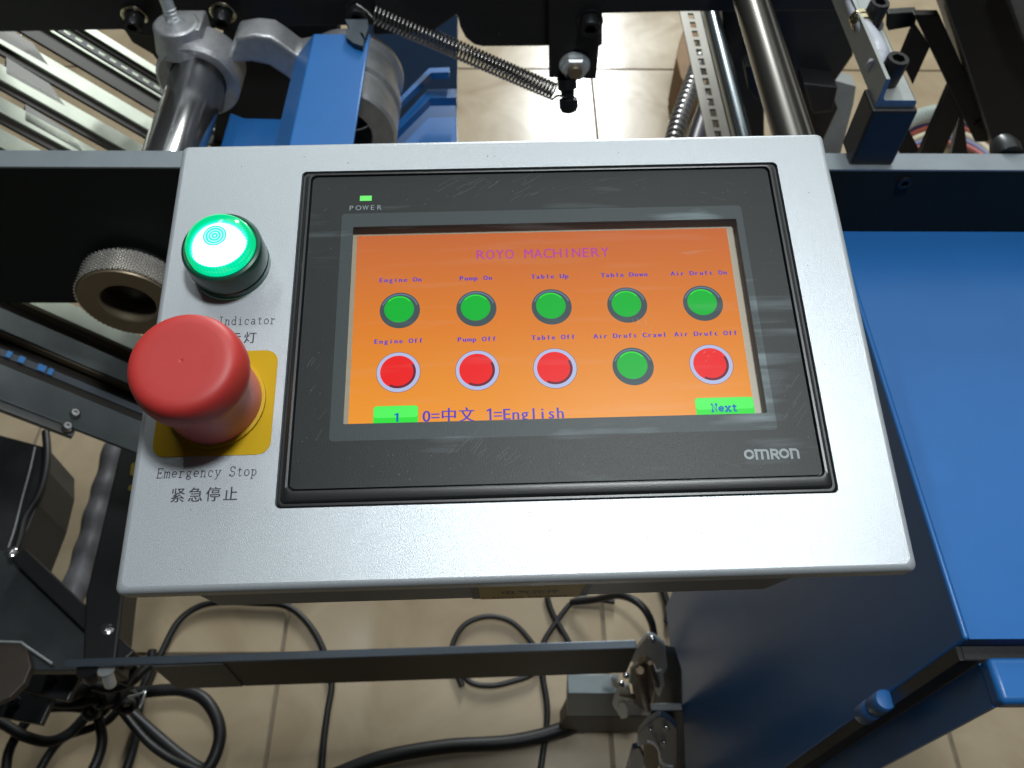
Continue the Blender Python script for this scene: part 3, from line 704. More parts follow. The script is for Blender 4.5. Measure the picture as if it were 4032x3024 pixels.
# black cross beam at the top with its bolts
YC = .785
cb = empty('black_cross_beam', (0, YC, 1.0)); tag(cb, 'heavy black crossbeam along the top with recessed cap screws', 'beam')
def csub(name, bm, m, **k): return sub(name, bm, m, cb, **k)
bm = bmesh.new(); prism(bm, [aty(u, v, YC) for u, v in ((-500, 137), (480, 118), (560, 145), (660, 150), (660, -260), (-500, -260))], (0, .06, 0)); csub('left_section', bm, BLACK, bevel=.002)
bm = bmesh.new(); prism(bm, [aty(u, v, YC+.012) for u, v in ((640, 120), (1120, 105), (1480, 100), (1480, -260), (640, -260))], (0, .06, 0)); csub('middle_section', bm, BLACK, bevel=.002)
bm = bmesh.new(); prism(bm, [aty(u, v, YC) for u, v in ((1470, 140), (1700, 130), (1800, 60), (1812, 110), (1832, 150), (1866, 178), (1900, 186), (2165, 184), (2372, 184), (2372, -260), (1470, -260))][::-1], (0, .045, 0)); csub('bracket_section', bm, BLACK, bevel=.003)
bm = bmesh.new(); prism(bm, [aty(u, v, YC+.004) for u, v in ((2366, 55), (2700, 47), (3300, 44), (3300, -260), (2366, -260))][::-1], (0, .05, 0)); csub('right_section', bm, BLACK, bevel=.002)
def capscrew(par, p, axis, r, h, m=BLACKM, washer=True, wm=None, name='cap_screw'):
    """socket head screw: knurled-edge head with a hexagon recess, plus washer"""
    d, s, u = frame_of(axis); p = Vector(p)-par.location if par else Vector(p); bm = bmesh.new()
    if washer: lathe(bm, p, d, [(r*1.35, 0), (r*1.35, .0018), (r*.9, .0019)], 32)
    lathe(bm, p, d, [(r*.98, .0015), (r, .003), (r, h*.92), (r*.93, h), (r*.62, h)], 32, cap=False)
    n = 6; a = [bm.verts.new(p+d*h+(s*math.cos(i*math.pi/3)+u*math.sin(i*math.pi/3))*r*.6) for i in range(6)]
    b = [bm.verts.new(v.co-d*h*.6) for v in a]; ringface(bm, a, b); bm.faces.new(b)
    nn = [bm.verts.new(p+d*h+(s*math.cos(2*math.pi*i/24)+u*math.sin(2*math.pi*i/24))*r*.65) for i in range(24)]
    for i in range(24):
        k = round(i/4) % 6; k2 = round((i+1)/4) % 6
        try: bm.faces.new([nn[i], nn[(i+1) % 24], a[k2], a[k]] if k != k2 else [nn[i], nn[(i+1) % 24], a[k]])
        except ValueError: pass
    return obj(name, bm, m, par, smooth=35)
for u, v in ((530, 62), (878, 48)):
    p = aty(u, v, YC); c = capscrew(cb, p-Vector((0, .0, 0)), (0, -1, -.25), .0105, .020)
    bm = bmesh.new(); lathe(bm, p-cb.location, (0, -1, -.25), [(.0165, .0), (.0165, .002), (.0148, .0026), (.0125, .002)], 36, cap=False); obj('washer', bm, mat('brass_zinc_washer', (.62, .55, .40), .25, 1), cb, smooth=30)
# bolts of the spring
sa = aty(1412, 48, .76)
b1 = empty('spring_anchor_bolt', sa); tag(b1, 'black socket head bolt holding the upper end of the coil spring', 'bolt')
capscrew(b1, sa, (0, -1, .15), .0115, .022)
# black vertical bracket bar with nut
YV = .772
vb = empty('black_hanging_bracket', (0, YV, 1.0)); tag(vb, 'flat black vertical bracket bar with a zinc nut near its lower end', 'bracket')
def vsub(name, bm, m, **k): return sub(name, bm, m, vb, **k)
bm = bmesh.new(); prism(bm, [aty(u, v, YV) for u, v in ((2157, -200), (2376, -200), (2370, 60), (2347, 312), (2162, 306))][::-1], (0, .012, 0)); vsub('bracket_bar', bm, BLACK, bevel=.001)
pn = aty(2262, 255, YV)
bm = bmesh.new()
lathe(bm, pn, (0, -1, -.1), [(.0205, 0), (.0205, .0018), (.019, .002)], 40)
lathe(bm, pn, (0, -1, -.1), [(.0188, .002), (.0188, .010), (.0165, .0125), (.0095, .0125)], 6, cap=False); vsub('hex_nut', bm, ZINC, smooth=20)
bm = bmesh.new(); lathe(bm, pn, (0, -1, -.1), [(.0098, .0), (.0098, .016), (.0085, .0175), (0, .0175)], 24, cap=False); vsub('bolt_tip', bm, mat('dull_bronze_bolt', (.30, .24, .17), .45, .8), smooth=40)
capscrew(vb, aty(2322, 82, YV), (0, -1, -.1), .0125, .018)
# lower spring pin
pa = aty(2232, 318, .765); pbm = aty(2240, 425, .752)
b2 = empty('spring_hook_pin', pa); tag(b2, 'black steel pin with a round end hooking the lower end of the spring', 'pin')
bm = bmesh.new(); d = (pbm-pa); lathe(bm, (0, 0, 0), d, [(.013, -.004), (.013, .010), (.0095, .012), (.0085, d.length*.62), (.0125, d.length*.66), (.0130, d.length*.95), (.0105, d.length*1.12), (.004, d.length*1.2), (0, d.length*1.2)], 28, cap=False)
obj('pin_body', bm, BLACKM, b2, smooth=40)
# the coil spring
A, B = aty(1470, 52, .752), aty(2185, 362, .750)
sp = empty('tension_spring', A); tag(sp, 'long dark coil tension spring stretched diagonally under the crossbeam', 'spring')
d, s, u = frame_of(B-A); Ls = (B-A).length; turns = 50; rs = .0106; pts = []
for i in range(turns*14+1):
    t = i/(turns*14); ang = t*turns*2*math.pi; gap = t**1.0 if t < .95 else t
    pts.append(d*(Ls*gap)+(s*math.cos(ang)+u*math.sin(ang))*rs)
bm = bmesh.new(); tube(bm, pts, .00155, 6); obj('coil', bm, SPRING, sp, smooth=80)
bm = bmesh.new(); tube(bm, spline([d*Ls+s*rs, d*(Ls+.006)+s*rs*.4, d*(Ls+.016), d*(Ls+.022)-s*.006, d*(Ls+.016)-s*.010], 6), .0018, 8); obj('lower_hook', bm, SPRING, sp, smooth=80)
bm = bmesh.new(); tube(bm, spline([s*rs, -d*.006+s*rs*.4, -d*.014, -d*.022-s*.003], 6), .0018, 8); obj('upper_hook', bm, SPRING, sp, smooth=80)

# ================================================================== RIGHT: rods, strips, rail, lattice
def yrod(name, u0, v0, z, r, y0, y1, m, label, cat, group=None, prof=None):
    p = atz(u0, v0, z); bm = bmesh.new(); lathe(bm, (p.x, y0, z), (0, 1, 0), prof or [(r, 0), (r, y1-y0)], 28); o = obj(name, bm, m, smooth=40)
    return tag(o, label, cat, group)
ROD = mat('oiled_steel_rod', (.20, .19, .175), .28, .9)
yrod('steel_guide_rod', 3040, 300, 1.09, .0165, .39, 1.0, ROD, 'thick grey steel guide rod behind the panel corner, nearer the spring', 'rod')
yrod('thin_guide_rod', 3092, 300, 1.09, .0095, .39, 1.0, ROD, 'thinner steel guide rod lying against the right side of the thick rod', 'rod')
yrod('dark_round_bar', 2862, 300, .90, .012, .5, 1.12, mat('burnished_bar', (.28, .33, .36), .22, .9), 'dark round steel bar beside the slotted strip', 'rod')
# slotted strip with real slots
zs = .92; n0 = atz(2800, 540, zs); f0 = atz(2690, 50, zs); 
A = (atz(2800, 560, zs)+atz(2870, 560, zs))/2; Bq = (atz(2688, 50, zs)+atz(2748, 50, zs))/2; Bq = Bq+(Bq-A)*.15
Wd = .030; d = (Bq-A); Lq = d.length; d.normalize(); s = d.cross(Vector((0, 0, 1))).normalized()
bm = bmesh.new(); nsl = 15; pit = Lq/nsl; sw = .0042
def quad(a, b, c, e): prism(bm, [a, b, c, e], (0, 0, -.003))
for k in range(nsl):
    a0 = A+d*pit*k; a1 = a0+d*pit*.30; a2 = a0+d*pit
    quad(a0-s*Wd/2, a0+s*Wd/2, a1+s*Wd/2, a1-s*Wd/2)
    quad(a1-s*Wd/2, a1-s*sw, a2-s*sw, a2-s*Wd/2); quad(a1+s*sw, a1+s*Wd/2, a2+s*Wd/2, a2+s*sw)
tag(obj('slotted_metal_strip', bm, mat('dull_cream_strip', (.36, .34, .29), .5, .2, noise=.06)), 'pale grey metal strip with a row of small slots', 'strip')
bm = bmesh.new(); bar(bm, atz(2945, 560, .80), atz(2790, -40, .80), .016, .01); tag(obj('brown_edge_strip', bm, mat('brown_strip', (.20, .165, .12), .6)), 'narrow brownish strip between the slotted strip and guide rods', 'strip')
bm = bmesh.new(); bar(bm, atz(2900, 600, .86), atz(2800, 30, .86), .040, .02); tag(obj('dark_channel_bar', bm, BLACK), 'black channel bar under the dark round bar', 'bar')

# aluminium L rail with bolts and air hose
ZR = 1.187
e0 = atz(3450, 385, ZR); e1 = atz(3605, 380, ZR); rail = empty('aluminium_angle_rail', e0)
tag(rail, 'silver aluminium angle rail with blue painted end and two cap screws, top right', 'rail')
YR1 = 1.25; ye = min(e0.y, e1.y)-.003; xL = atz(3447, 330, ZR).x-.001; xR = e1.x
bm = bmesh.new()
prL = [(xL-.003, ZR+.020), (xL, ZR+.020), (xL+.001, ZR+.003), (xL+.003, ZR), (xR-.002, ZR), (xR, ZR-.0015), (xR, ZR-.0045), (xR-.002, ZR-.006), (xL-.003, ZR-.006)]
prism(bm, [(x, ye, z) for x, z in prL], (0, YR1-ye, 0)); sub('rail_body', bm, mat('rail_aluminium', (.36, .39, .38), .42, .6, noise=.08), rail)
bm = bmesh.new(); prism(bm, [(x, ye-.0006, z) for x, z in prL], (0, .0004, 0)); o = sub('painted_end', bm, mat('blue_end_paint', (.085, .17, .36), .55, 0, noise=.2, nscale=300), rail)
capscrew(rail, atz(3488, 325, ZR)+Vector((0, 0, 0)), (.05, -.05, 1), .0092, .024, washer=False)
capscrew(rail, atz(3425, 95, ZR), (.05, -.05, 1), .0088, .022, washer=True)
hose = [atz(3335, -60, ZR+.012), atz(3362, 40, ZR+.013), atz(3385, 85, ZR+.013), atz(3425, 140, ZR+.012), atz(3452, 195, ZR+.010), atz(3458, 240, ZR+.009), atz(3445, 268, ZR+.008)]
ah = empty('grey_air_hose', hose[0]); tag(ah, 'light grey air hose curving along the aluminium rail past a cap screw', 'hose')
bm = bmesh.new(); tube(bm, spline(hose, 8), .0072, 14, rf=lambda t, i: .72+.5*min(1, max(0, (t-.25)*2.2)) if t < .8 else 1.15-.5*(t-.8)); sub('hose_tube', bm, HOSEG, ah, smooth=60)
bm = bmesh.new(); pq = atz(3380, 62, ZR+.013); lathe(bm, pq, (atz(3392, 92, ZR+.012)-pq), [(.0075, 0), (.0088, .002), (.0088, .006), (.0078, .007), (.0088, .008), (.0088, .013), (.0078, .014)], 24); sub('hose_ferrule', bm, mat('brass_ferrule', (.7, .62, .42), .2, 1), ah, smooth=30)
# leg under the rail
bm = bmesh.new(); pt = Vector((xL+.014, ye+.02, ZR-.006)); 
prism(bm, [pt+Vector((-.020, -.026, 0)), pt+Vector((.018, -.026, 0)), pt+Vector((.018, .004, 0)), pt+Vector((-.020, .004, 0))], Vector((0, 0, ZBT-ZR+.006+.0005)))
tag(obj('black_rail_post', bm, BLACK, bevel=.002), 'short square black post between the long beam and the aluminium rail end', 'post')

# scissor lattice of flat black bars
YL = .70
lat = empty('scissor_lattice', (1.0, YL, .8)); tag(lat, 'black scissor lattice of crossed flat bars on the far right', 'lattice')
def lbar(quad_px, y, th=.012, m=BLACK, name='lattice_bar'):
    bm = bmesh.new(); prism(bm, [aty(u, v, y) for u, v in quad_px], (0, th, 0)); sub(name, bm, m, lat, bevel=.001)
LB = mat('black_lattice_paint', (.019, .017, .014), .5, 0, noise=.2, nscale=20)
lbar([(3600, 60), (3700, 60), (3925, 560), (3840, 560), (3736, 345)], YL, m=LB)
lbar([(3605, 100), (3663, 185), (3594, 335), (3548, 236)], YL+.014)
lbar([(3737, 347), (3793, 430), (3700, 640), (3610, 640)], YL+.014)
lbar([(3560, 640), (3645, 640), (3520, 400), (3440, 400)], YL+.05, m=LB)
lbar([(3500, 55), (3612, 48), (3604, 103), (3497, 122)], YL+.03, m=DARKS)
lbar([(3790, 415), (3815, 640), (3740, 640)], YL+.02)
bm = bmesh.new(); lathe(bm, aty(3868, 485, YL)-lat.location, (0, -1, 0), [(.009, 0), (.009, .002), (.005, .0025), (0, .001)], 20, cap=False); obj('pivot_rivet', bm, BLACKM, lat, smooth=30)
# black machine casing far right
bm = bmesh.new(); prism(bm, [aty(u, v, .66) for u, v in ((3690, -80), (3940, -80), (4032, 150), (4200, 540), (4200, 640), (3930, 640), (3800, 230))], (0, .10, 0))
tag(obj('black_side_casing', bm, BLACK, bevel=.003), 'large black machine casing at the top right corner', 'casing')
bm = bmesh.new(); prism(bm, [aty(u, v, .645) for u, v in ((3945, -80), (4300, -80), (4300, 560), (4032, 155))], (0, .012, 0))
tag(obj('grey_corner_plate', bm, mat('worn_grey_plate', (.19, .185, .18), .45, .3, noise=.2, nscale=40), bevel=.0015), 'worn grey plate with a bright edge in the top right corner', 'plate')
bm = bmesh.new(); q = aty(3965, 560, .40); lathe(bm, (q.x, .387, q.z-.006), (0, 1, 0), [(0, 0), (.012, 0), (.013, .01), (.010, .02), (0, .02)], 32, cap=False); tag(obj('round_grey_cap', bm, DARKS, smooth=35), 'dark grey round cap behind the right end of the beam', 'cap')
# pale post behind lattice, dark boxes
bm = bmesh.new(); prism(bm, [aty(u, v, .95) for u, v in ((3225, 300), (3370, 340), (3360, 410), (3300, 640), (3200, 640))], (0, .03, 0)); tag(obj('pale_leg_plate', bm, PGREY), 'pale grey flat leg behind the black rail post', 'leg')
bm = bmesh.new(); prism(bm, [aty(u, v, .90) for u, v in ((3160, -60), (3330, -60), (3360, 220), (3270, 350), (3300, 430), (3240, 560), (3100, 560), (3000, 40))], (0, .05, 0)); tag(obj('dark_feeder_block', bm, DARKS, bevel=.003), 'dark metal feeder block between the guide rods and the aluminium rail', 'machine part')
bm = bmesh.new(); prism(bm, [aty(u, v, .97) for u, v in ((2840, -60), (3010, -60), (3010, 560), (2860, 560))], (0, .05, 0)); tag(obj('dark_gear_box', bm, BLACK, bevel=.003), 'black gear box behind the thick guide rod', 'machine part')
bm = bmesh.new(); prism(bm, [aty(u, v, .88) for u, v in ((2932, 262), (3010, 255), (3040, 360), (2985, 400), (2945, 350))], (0, .03, 0)); tag(obj('grey_pulley_guard', bm, DARKS, bevel=.002), 'faint dark grey guard plate below the spring side of the guide rod', 'guard')
bm = bmesh.new(); prism(bm, [aty(u, v, .86) for u, v in ((3165, 330), (3300, 345), (3280, 440), (3200, 450))], (0, .05, 0)); tag(obj('small_black_block', bm, BLACK, bevel=.003), 'small black block below the feeder near the panel corner', 'machine part')
# carton piece on the floor
bm = bmesh.new(); prism(bm, [atz(u, v, .16) for u, v in ((2700, 90), (2676, 160), (2662, 225), (2680, 300), (2705, 352), (2760, 300), (2800, 200), (2780, 90))], (0, 0, -.15)); tag(obj('brown_carton', bm, WOOD, bevel=.004), 'brown carton piece on the floor beside the slotted strip', 'carton')
# corrugated conduit
cp = [atz(2640, 600, .45), atz(2672, 480, .45), atz(2710, 370, .45), atz(2745, 270, .45), atz(2775, 170, .44), atz(2800, 60, .42)]
pts = spline(cp, 22)
bm = bmesh.new(); tube(bm, pts, .018, 14, rf=lambda t, i: 1+.13*(1 if (i % 4) < 2 else -1)); tag(obj('corrugated_conduit', bm, mat('grey_conduit', (.24, .235, .23), .3, .5), smooth=30), 'grey corrugated conduit hose crossing behind the slotted strip', 'conduit')
bm = bmesh.new(); tube(bm, spline([p+Vector((.045, -.01, -.05)) for p in cp], 8), .022, 12); tag(obj('dark_hose', bm, mat('dark_purple_hose', (.05, .045, .06), .4), smooth=60), 'smooth dark hose running beside the corrugated conduit', 'hose')
# clear ribbed hose on the floor with coloured wires
hc = [(3480, 560), (3560, 490), (3640, 452), (3720, 440), (3800, 452), (3880, 500), (3960, 580)]
hp = spline([atz(u, v, .05) for u, v in hc], 26)
bm = bmesh.new(); tube(bm, hp, .020, 14, rf=lambda t, i: 1+.12*(1 if (i % 4) < 2 else -1)); tag(obj('clear_ribbed_hose', bm, mat('milky_clear_hose', (.55, .62, .58), .15, 0), smooth=30), 'milky ribbed hose looping on the floor behind the lattice', 'hose')
for k, (dv, c, nm, lb) in enumerate(((42, (.05, .04, .12), 'dark_blue_wire', 'dark blue wire just inside the ribbed hose loop'), (56, (.50, .12, .08), 'red_wire', 'red wire between dark blue and cream wires on the floor'), (84, (.62, .56, .42), 'cream_wire', 'thick cream wire in the floor loop behind the lattice'), (104, (.22, .24, .42), 'violet_wire', 'violet wire below the cream wire on the floor'), (122, (.55, .18, .16), 'pink_wire', 'pinkish red wire nearest the beam in the floor loop'))):
    bm = bmesh.new(); tube(bm, spline([atz(u, v+dv, .03) for u, v in hc], 10), .007 if k != 2 else .012, 8); tag(obj(nm, bm, mat(nm+'_pvc', c, .4), smooth=60), lb, 'wire')

# ================================================================== BLUE CABINET right
XC = .2965; ZCB = 1.05
cab = empty('blue_cabinet', (XC, .17, 0)); tag(cab, 'tall blue painted electrical cabinet standing right of the control panel', 'cabinet')
bm = bmesh.new(); prism(bm, [(XC+.004, -.026, ZCB), (XC+.004, .3625, ZCB), (XC+.004, .3625, .10), (XC+.004, .26, .10), (XC+.004, -.026, ZCB-.020)], (.30, 0, 0)); sub('cabinet_body', bm, BLUE, cab)
bm = bmesh.new(); box(bm, XC, XC+.0045, -.0262, .3627, .05, ZCB+.0004); sub('side_panel', bm, BLUE, cab, bevel=.002, bseg=3, smooth=45)
xd = atz(3890, 2590, ZCB-.006).x
dy0 = atz(3950, 2585, ZCB-.006).y; dy1 = atz(3950, 2768, ZCB-.006).y
bm = bmesh.new(); box(bm, XC+.0006, xd+.0028, dy0+.0001, -.0264, .06, ZCB-.015); sub('door_seal', bm, BLACK, cab)
bm = bmesh.new(); box(bm, XC+.004, .60, dy0+.0005, -.0265, ZCB-.030, ZCB-.014); sub('top_seal', bm, BLACK, cab)
bm = bmesh.new(); box(bm, xd, .60, dy1, dy0, ZCB-.022, ZCB-.006); sub('door_top_edge', bm, BLUE, cab, bevel=.004, bseg=3, smooth=45)
bm = bmesh.new(); box(bm, xd+.0004, xd+.003, dy1+.0006, dy0-.0006, .06, ZCB-.020); sub('door_side', bm, BLUE, cab)
# hinge barrel on the edge
hp_ = atx(3575, 2795, xd-.004)
bm = bmesh.new(); lathe(bm, (XC-.004, (dy0-.026)/2, hp_.z), (0, 0, -1), [(0, -.001), (.0075, 0), (.0085, .002), (.0085, .022), (.0078, .023), (.0085, .024), (.0085, .05), (.0075, .052), (0, .052)], 28, cap=False); sub('hinge', bm, BLUE, cab, smooth=40)
bm = bmesh.new(); lathe(bm, (XC-.004, (dy0-.026)/2, hp_.z-.60), (0, 0, -1), [(0, -.001), (.0075, 0), (.0085, .002), (.0085, .022), (.0078, .023), (.0085, .024), (.0085, .05), (.0075, .052), (0, .052)], 28, cap=False); sub('hinge', bm, BLUE, cab, smooth=40)

# latches on the cabinet side
def latch(name, P, label, m1, m2):
    e = empty(name, P); tag(e, label, 'clamp'); return e
XS_ = XC-.03
la = empty('zinc_toggle_clamp', atx(2560, 2680, XS_)); tag(la, 'bright zinc toggle clamp with curved claws beside the cabinet wall', 'clamp')
def lsub(n, px, xoff, th, m, par=la):
    bm = bmesh.new(); prism(bm, [aty(u, v, (.03 if par.name.startswith('blue_toggle') else .14)+xoff) for u, v in px], (0, th, 0)); return sub(n, bm, m, par, bevel=.0015, bseg=2, smooth=40)
lsub('claw_plate', [(2552, 2500), (2582, 2512), (2618, 2542), (2628, 2630), (2616, 2652), (2592, 2655), (2568, 2600), (2552, 2585), (2530, 2582), (2500, 2612), (2482, 2606), (2480, 2572), (2510, 2548)], .0, .006, ZINC)
lsub('backing_plate', [(2600, 2560), (2660, 2575), (2685, 2650), (2690, 2900), (2600, 2900), (2570, 2780)], .02, .01, DARKS)
lsub('clamp_body', [(2508, 2626), (2540, 2604), (2572, 2640), (2578, 2700), (2566, 2775), (2530, 2796), (2496, 2770), (2488, 2690)], .012, .02, mat('rusty_clamp_body', (.12, .085, .055), .45, .6, noise=.3, nscale=120))
lsub('lower_claw', [(2440, 2700), (2475, 2705), (2484, 2735), (2470, 2760), (2452, 2765), (2452, 2800), (2425, 2800), (2410, 2775), (2422, 2738)], -.004, .006, ZINC)
lsub('claw_finger', [(2405, 2670), (2425, 2678), (2440, 2700), (2430, 2715), (2410, 2705)], .0, .006, ZINC)
lsub('clamp_jaw', [(2570, 2650), (2606, 2640), (2616, 2700), (2596, 2748), (2574, 2720)], -.002, .01, ZINC)
lsub('clamp_link', [(2482, 2640), (2512, 2618), (2528, 2650), (2500, 2700), (2476, 2690)], .004, .006, mat('worn_zinc', (.30, .31, .30), .4, .6, noise=.3, nscale=150))
lsub('clamp_tail', [(2436, 2772), (2462, 2766), (2474, 2800), (2470, 2828), (2446, 2832), (2430, 2806)], -.006, .006, ZINC)
for (u, v), (u2, v2), r in (((2520, 2640), (2550, 2790), .007), ((2560, 2610), (2590, 2700), .004), ((2440, 2730), (2500, 2745), .004)):
    bm = bmesh.new(); p, q = aty(u, v, .138), aty(u2, v2, .134); lathe(bm, p-la.location, q-p, [(r*.8, 0), (r, .002), (r, (q-p).length-.002), (r*.8, (q-p).length)], 14); obj('clamp_pin', bm, MATS['rusty_clamp_body'], la, smooth=50)
for u, v in ((2464, 2655), (2446, 2690), (2566, 2512)):
    bm = bmesh.new(); lathe(bm, aty(u, v, .134)-la.location, (0, -1, .6), [(.0045, 0), (.0045, .004), (.003, .0055), (0, .0058)], 16, cap=False); obj('rivet', bm, CHROME, la, smooth=50)
lb_ = empty('blue_toggle_clamp', aty(2610, 2900, .03)); tag(lb_, 'dark blue clamp with a bent wire at the bottom edge beside the cabinet', 'clamp')
lsub('clamp_plate', [(2600, 2820), (2640, 2840), (2668, 2870), (2670, 3000), (2650, 3040), (2610, 3020), (2590, 2950), (2560, 2930), (2510, 2940), (2512, 2890), (2550, 2850)], .0, .008, mat('dark_blue_zinc', (.07, .10, .15), .3, .7), lb_)
lsub('clamp_lower_claw', [(2490, 2950), (2520, 2945), (2540, 2990), (2530, 3060), (2460, 3060), (2480, 2990)], .01, .008, mat('dark_blue_zinc', (.07, .10, .15), .3, .7), lb_)
bm = bmesh.new(); tube(bm, spline([aty(u, v, .024)-lb_.location for u, v in ((2552, 2918), (2580, 2930), (2596, 2960), (2600, 2995), (2620, 3012), (2648, 3018))], 6), .0016, 8); obj('bent_wire', bm, ZINC, lb_, smooth=60)
lsub('clamp_backing', [(2560, 2800), (2690, 2800), (2700, 3060), (2600, 3060)], .02, .01, DARKS, lb_)
lsub('clamp_barrel', [(2530, 2900), (2575, 2890), (2600, 2960), (2590, 3050), (2540, 3050)], .004, .016, MATS['rusty_clamp_body'], lb_)
for u, v in ((2622, 2862), (2612, 2920), (2560, 2870)):
    bm = bmesh.new(); lathe(bm, aty(u, v, .028)-lb_.location, (0, -1, .6), [(.0035, 0), (.0035, .003), (.002, .0045), (0, .0046)], 16, cap=False); obj('rivet', bm, CHROME, lb_, smooth=50)
# angled block plate
gb = empty('grey_stop_block', aty(2330, 2800, .15)); tag(gb, 'grey steel stop block with dark lower half beside the zinc clamp', 'block')
lsub('block_face', [(2236, 2732), (2440, 2732), (2440, 2820), (2232, 2820)], .0, .03, mat('mid_grey_steel', (.15, .18, .19), .4, .4, noise=.08), gb)
lsub('block_base', [(2232, 2821), (2560, 2821), (2560, 2880), (2310, 2884), (2260, 2898), (2230, 2890), (2206, 2868)], .004, .03, BROWN, gb)

# ================================================================== angle iron across the lower front
ZI = .60
ai = empty('lower_cross_bar', (-.3, .11, ZI)); tag(ai, 'long thin steel angle bar crossing low in front of the floor cables', 'bar')
a0, a1 = atz(252, 2608, ZI), atz(2505, 2532, ZI)
da_ = (a1-a0).normalized(); wa_ = Vector((0, 0, 1)).cross(da_)
def along(u): return a0+da_*((atz(u, 2600-(u-252)*.033, ZI)-a0).dot(da_))
def ibar(n, p, q, y0, y1, z0, z1, m, **k):
    bm = bmesh.new(); prism(bm, [p+wa_*y0+Vector((0, 0, z0)), p+wa_*y1+Vector((0, 0, z0)), p+wa_*y1+Vector((0, 0, z1)), p+wa_*y0+Vector((0, 0, z1))], q-p); return sub(n, bm, m, ai, **k)
ibar('top_flange', a0, a1, -.006, .004, -.004, 0, mat('blue_grey_steel', (.075, .095, .12), .34, .5, noise=.08), bevel=.0008)
ibar('front_flange', along(880), a1, -.0055, -.002, -.105, -.0045, mat('dark_brown_flange', (.030, .024, .020), .5, .1, noise=.15, nscale=10))
ibar('lit_flange_end', along(600), along(880), -.0075, -.002, -.100, -.0045, mat('flange_reflection_grey', (.085, .085, .080), .5, .2, noise=.1))  # front flange continued, lighter grey painted for light reflected at this end
ya = a0.y
capscrew(ai, Vector((atz(330, 2640, ZI).x, ya-.006, ZI-.006)), (0, -.3, -1), .009, .022, name='end_bolt')
capscrew(ai, Vector((atz(395, 2660, ZI).x, ya-.006, ZI-.010)), (0, -.5, -1), .007, .026, m=ZINC, name='end_bolt')

# ================================================================== delivery ramp rails on the left
RD = Vector((.775, -.075, -.628)).normalized(); RNRM = Vector((.628, 0, .775)).normalized(); RP = Vector((-.4, .3, .72))
def ramp_pt(u, v, lift=0): return atp(u, v, RP+RNRM*lift, RNRM)
def ramp_bar(name, u, v0, v1, m, lift, th, l0, l1, label=None, cat='rail', par=None, group=None, slope=None):
    p0, p1 = ramp_pt(u, v0, lift), ramp_pt(u, v1, lift)
    # keep the width direction square to the rail
    w = (p1-p0); w = w-RD*w.dot(RD); q0 = p0; q1 = p0+w
    bm = bmesh.new(); a = q0-RD*l0; b = q0+RD*l1; c = q1+RD*l1; e = q1-RD*l0
    prism(bm, [a, b, c, e], -RNRM*th); o = obj(name, bm, m, None, bevel=.0008)
    if par:
        o.parent = par; o.matrix_parent_inverse = Matrix.Translation(-par.location)
    elif label: tag(o, label, cat, group)
    return o
# upper rails (u = 407)
def rail_thing(name, label, P): e = empty(name, P); tag(e, label, 'rail', 'sloping rails of the delivery ramp'); return e
U = 407
r1 = rail_thing('ramp_rail', 'pale sloping aluminium rail nearest the black crossbeam, beside the toothed belt', ramp_pt(U, 150))
ramp_bar('rail_top', U, 133, 165, PROF, .0, .004, 1.0, .62, par=r1); ramp_bar('rail_groove', U, 168, 190, PROFD, -.004, .004, 1.0, .62, par=r1)
belt = empty('toothed_belt', ramp_pt(U, 215)); tag(belt, 'dark toothed drive belt running down between the sloping rails', 'belt')
ramp_bar('belt_band', U, 222, 232, BELTM, .0, .004, 1.0, .62, par=belt)
p0 = ramp_pt(U, 224, 0); p1 = ramp_pt(U, 206, 0); wv = (p1-p0); wv -= RD*wv.dot(RD)
bm = bmesh.new(); step = .0165
for k in range(-44, 34):
    a = p0+RD*step*k; prism(bm, [a, a+RD*step*.55, a+RD*step*.45+wv, a+RD*step*.1+wv], -RNRM*.004)
o = obj('belt_tooth', bm, BELTM, None); o.parent = belt; o.matrix_parent_inverse = Matrix.Translation(-belt.location); o['kind'] = 'stuff'
r2 = rail_thing('ramp_rail', 'thin sloping rail with a wide black lower side, just below the toothed belt', ramp_pt(U, 250))
ramp_bar('rail_top', U, 239, 249, PROF, .0, .006, 1.0, .62, par=r2); ramp_bar('rail_groove', U, 252, 318, PROFD, -.004, .004, 1.0, .62, par=r2)
ramp_bar('rail_liner', U, 193, 221, PROF, -.008, .003, 1.0, .62, par=r2)
for k, (a, b, c, e, lab) in enumerate(((352, 408, 410, 446, 'middle sloping aluminium rail with pale top above the grey beam'), (482, 540, 542, 575, 'sloping aluminium rail just above the grey beam edge'), (604, 660, 662, 700, 'lowest sloping aluminium rail behind the beam, left edge of the photo'), (722, 790, 792, 830, 'sloping rail hidden mostly below the beam'))):
    r = rail_thing('ramp_rail', lab, ramp_pt(U, a))
    ramp_bar('rail_top', U, a, b, PROF, .0, .004, 1.0, .62, par=r); ramp_bar('rail_groove', U, c, e, PROFD, -.004, .004, 1.0, .62, par=r)
# angled splices that close part of the gaps
for k, (u, v) in enumerate(((150, 200), (215, 360), (290, 545))):
    bm = bmesh.new(); p = [(u-60, v-42), (u+36, v+20), (u+52, v+60), (u-30, v+12)]
    prism(bm, [ramp_pt(a, b, .0) for a, b in [(u-190, v-135), (u-20, v-30), (u+42, v+58), (u-190, v-70)]], -RNRM*.01)
    tag(obj('splice_plate', bm, mat('splice_grey', (.20, .195, .18), .5, .3)), ['pointed grey splice plate at the head of the upper gap, below the crossbeam', 'pointed grey splice plate at the head of the middle gap', 'pointed grey splice plate at the head of the lowest gap, above the beam'][k], 'plate', 'splice plates between the rails')
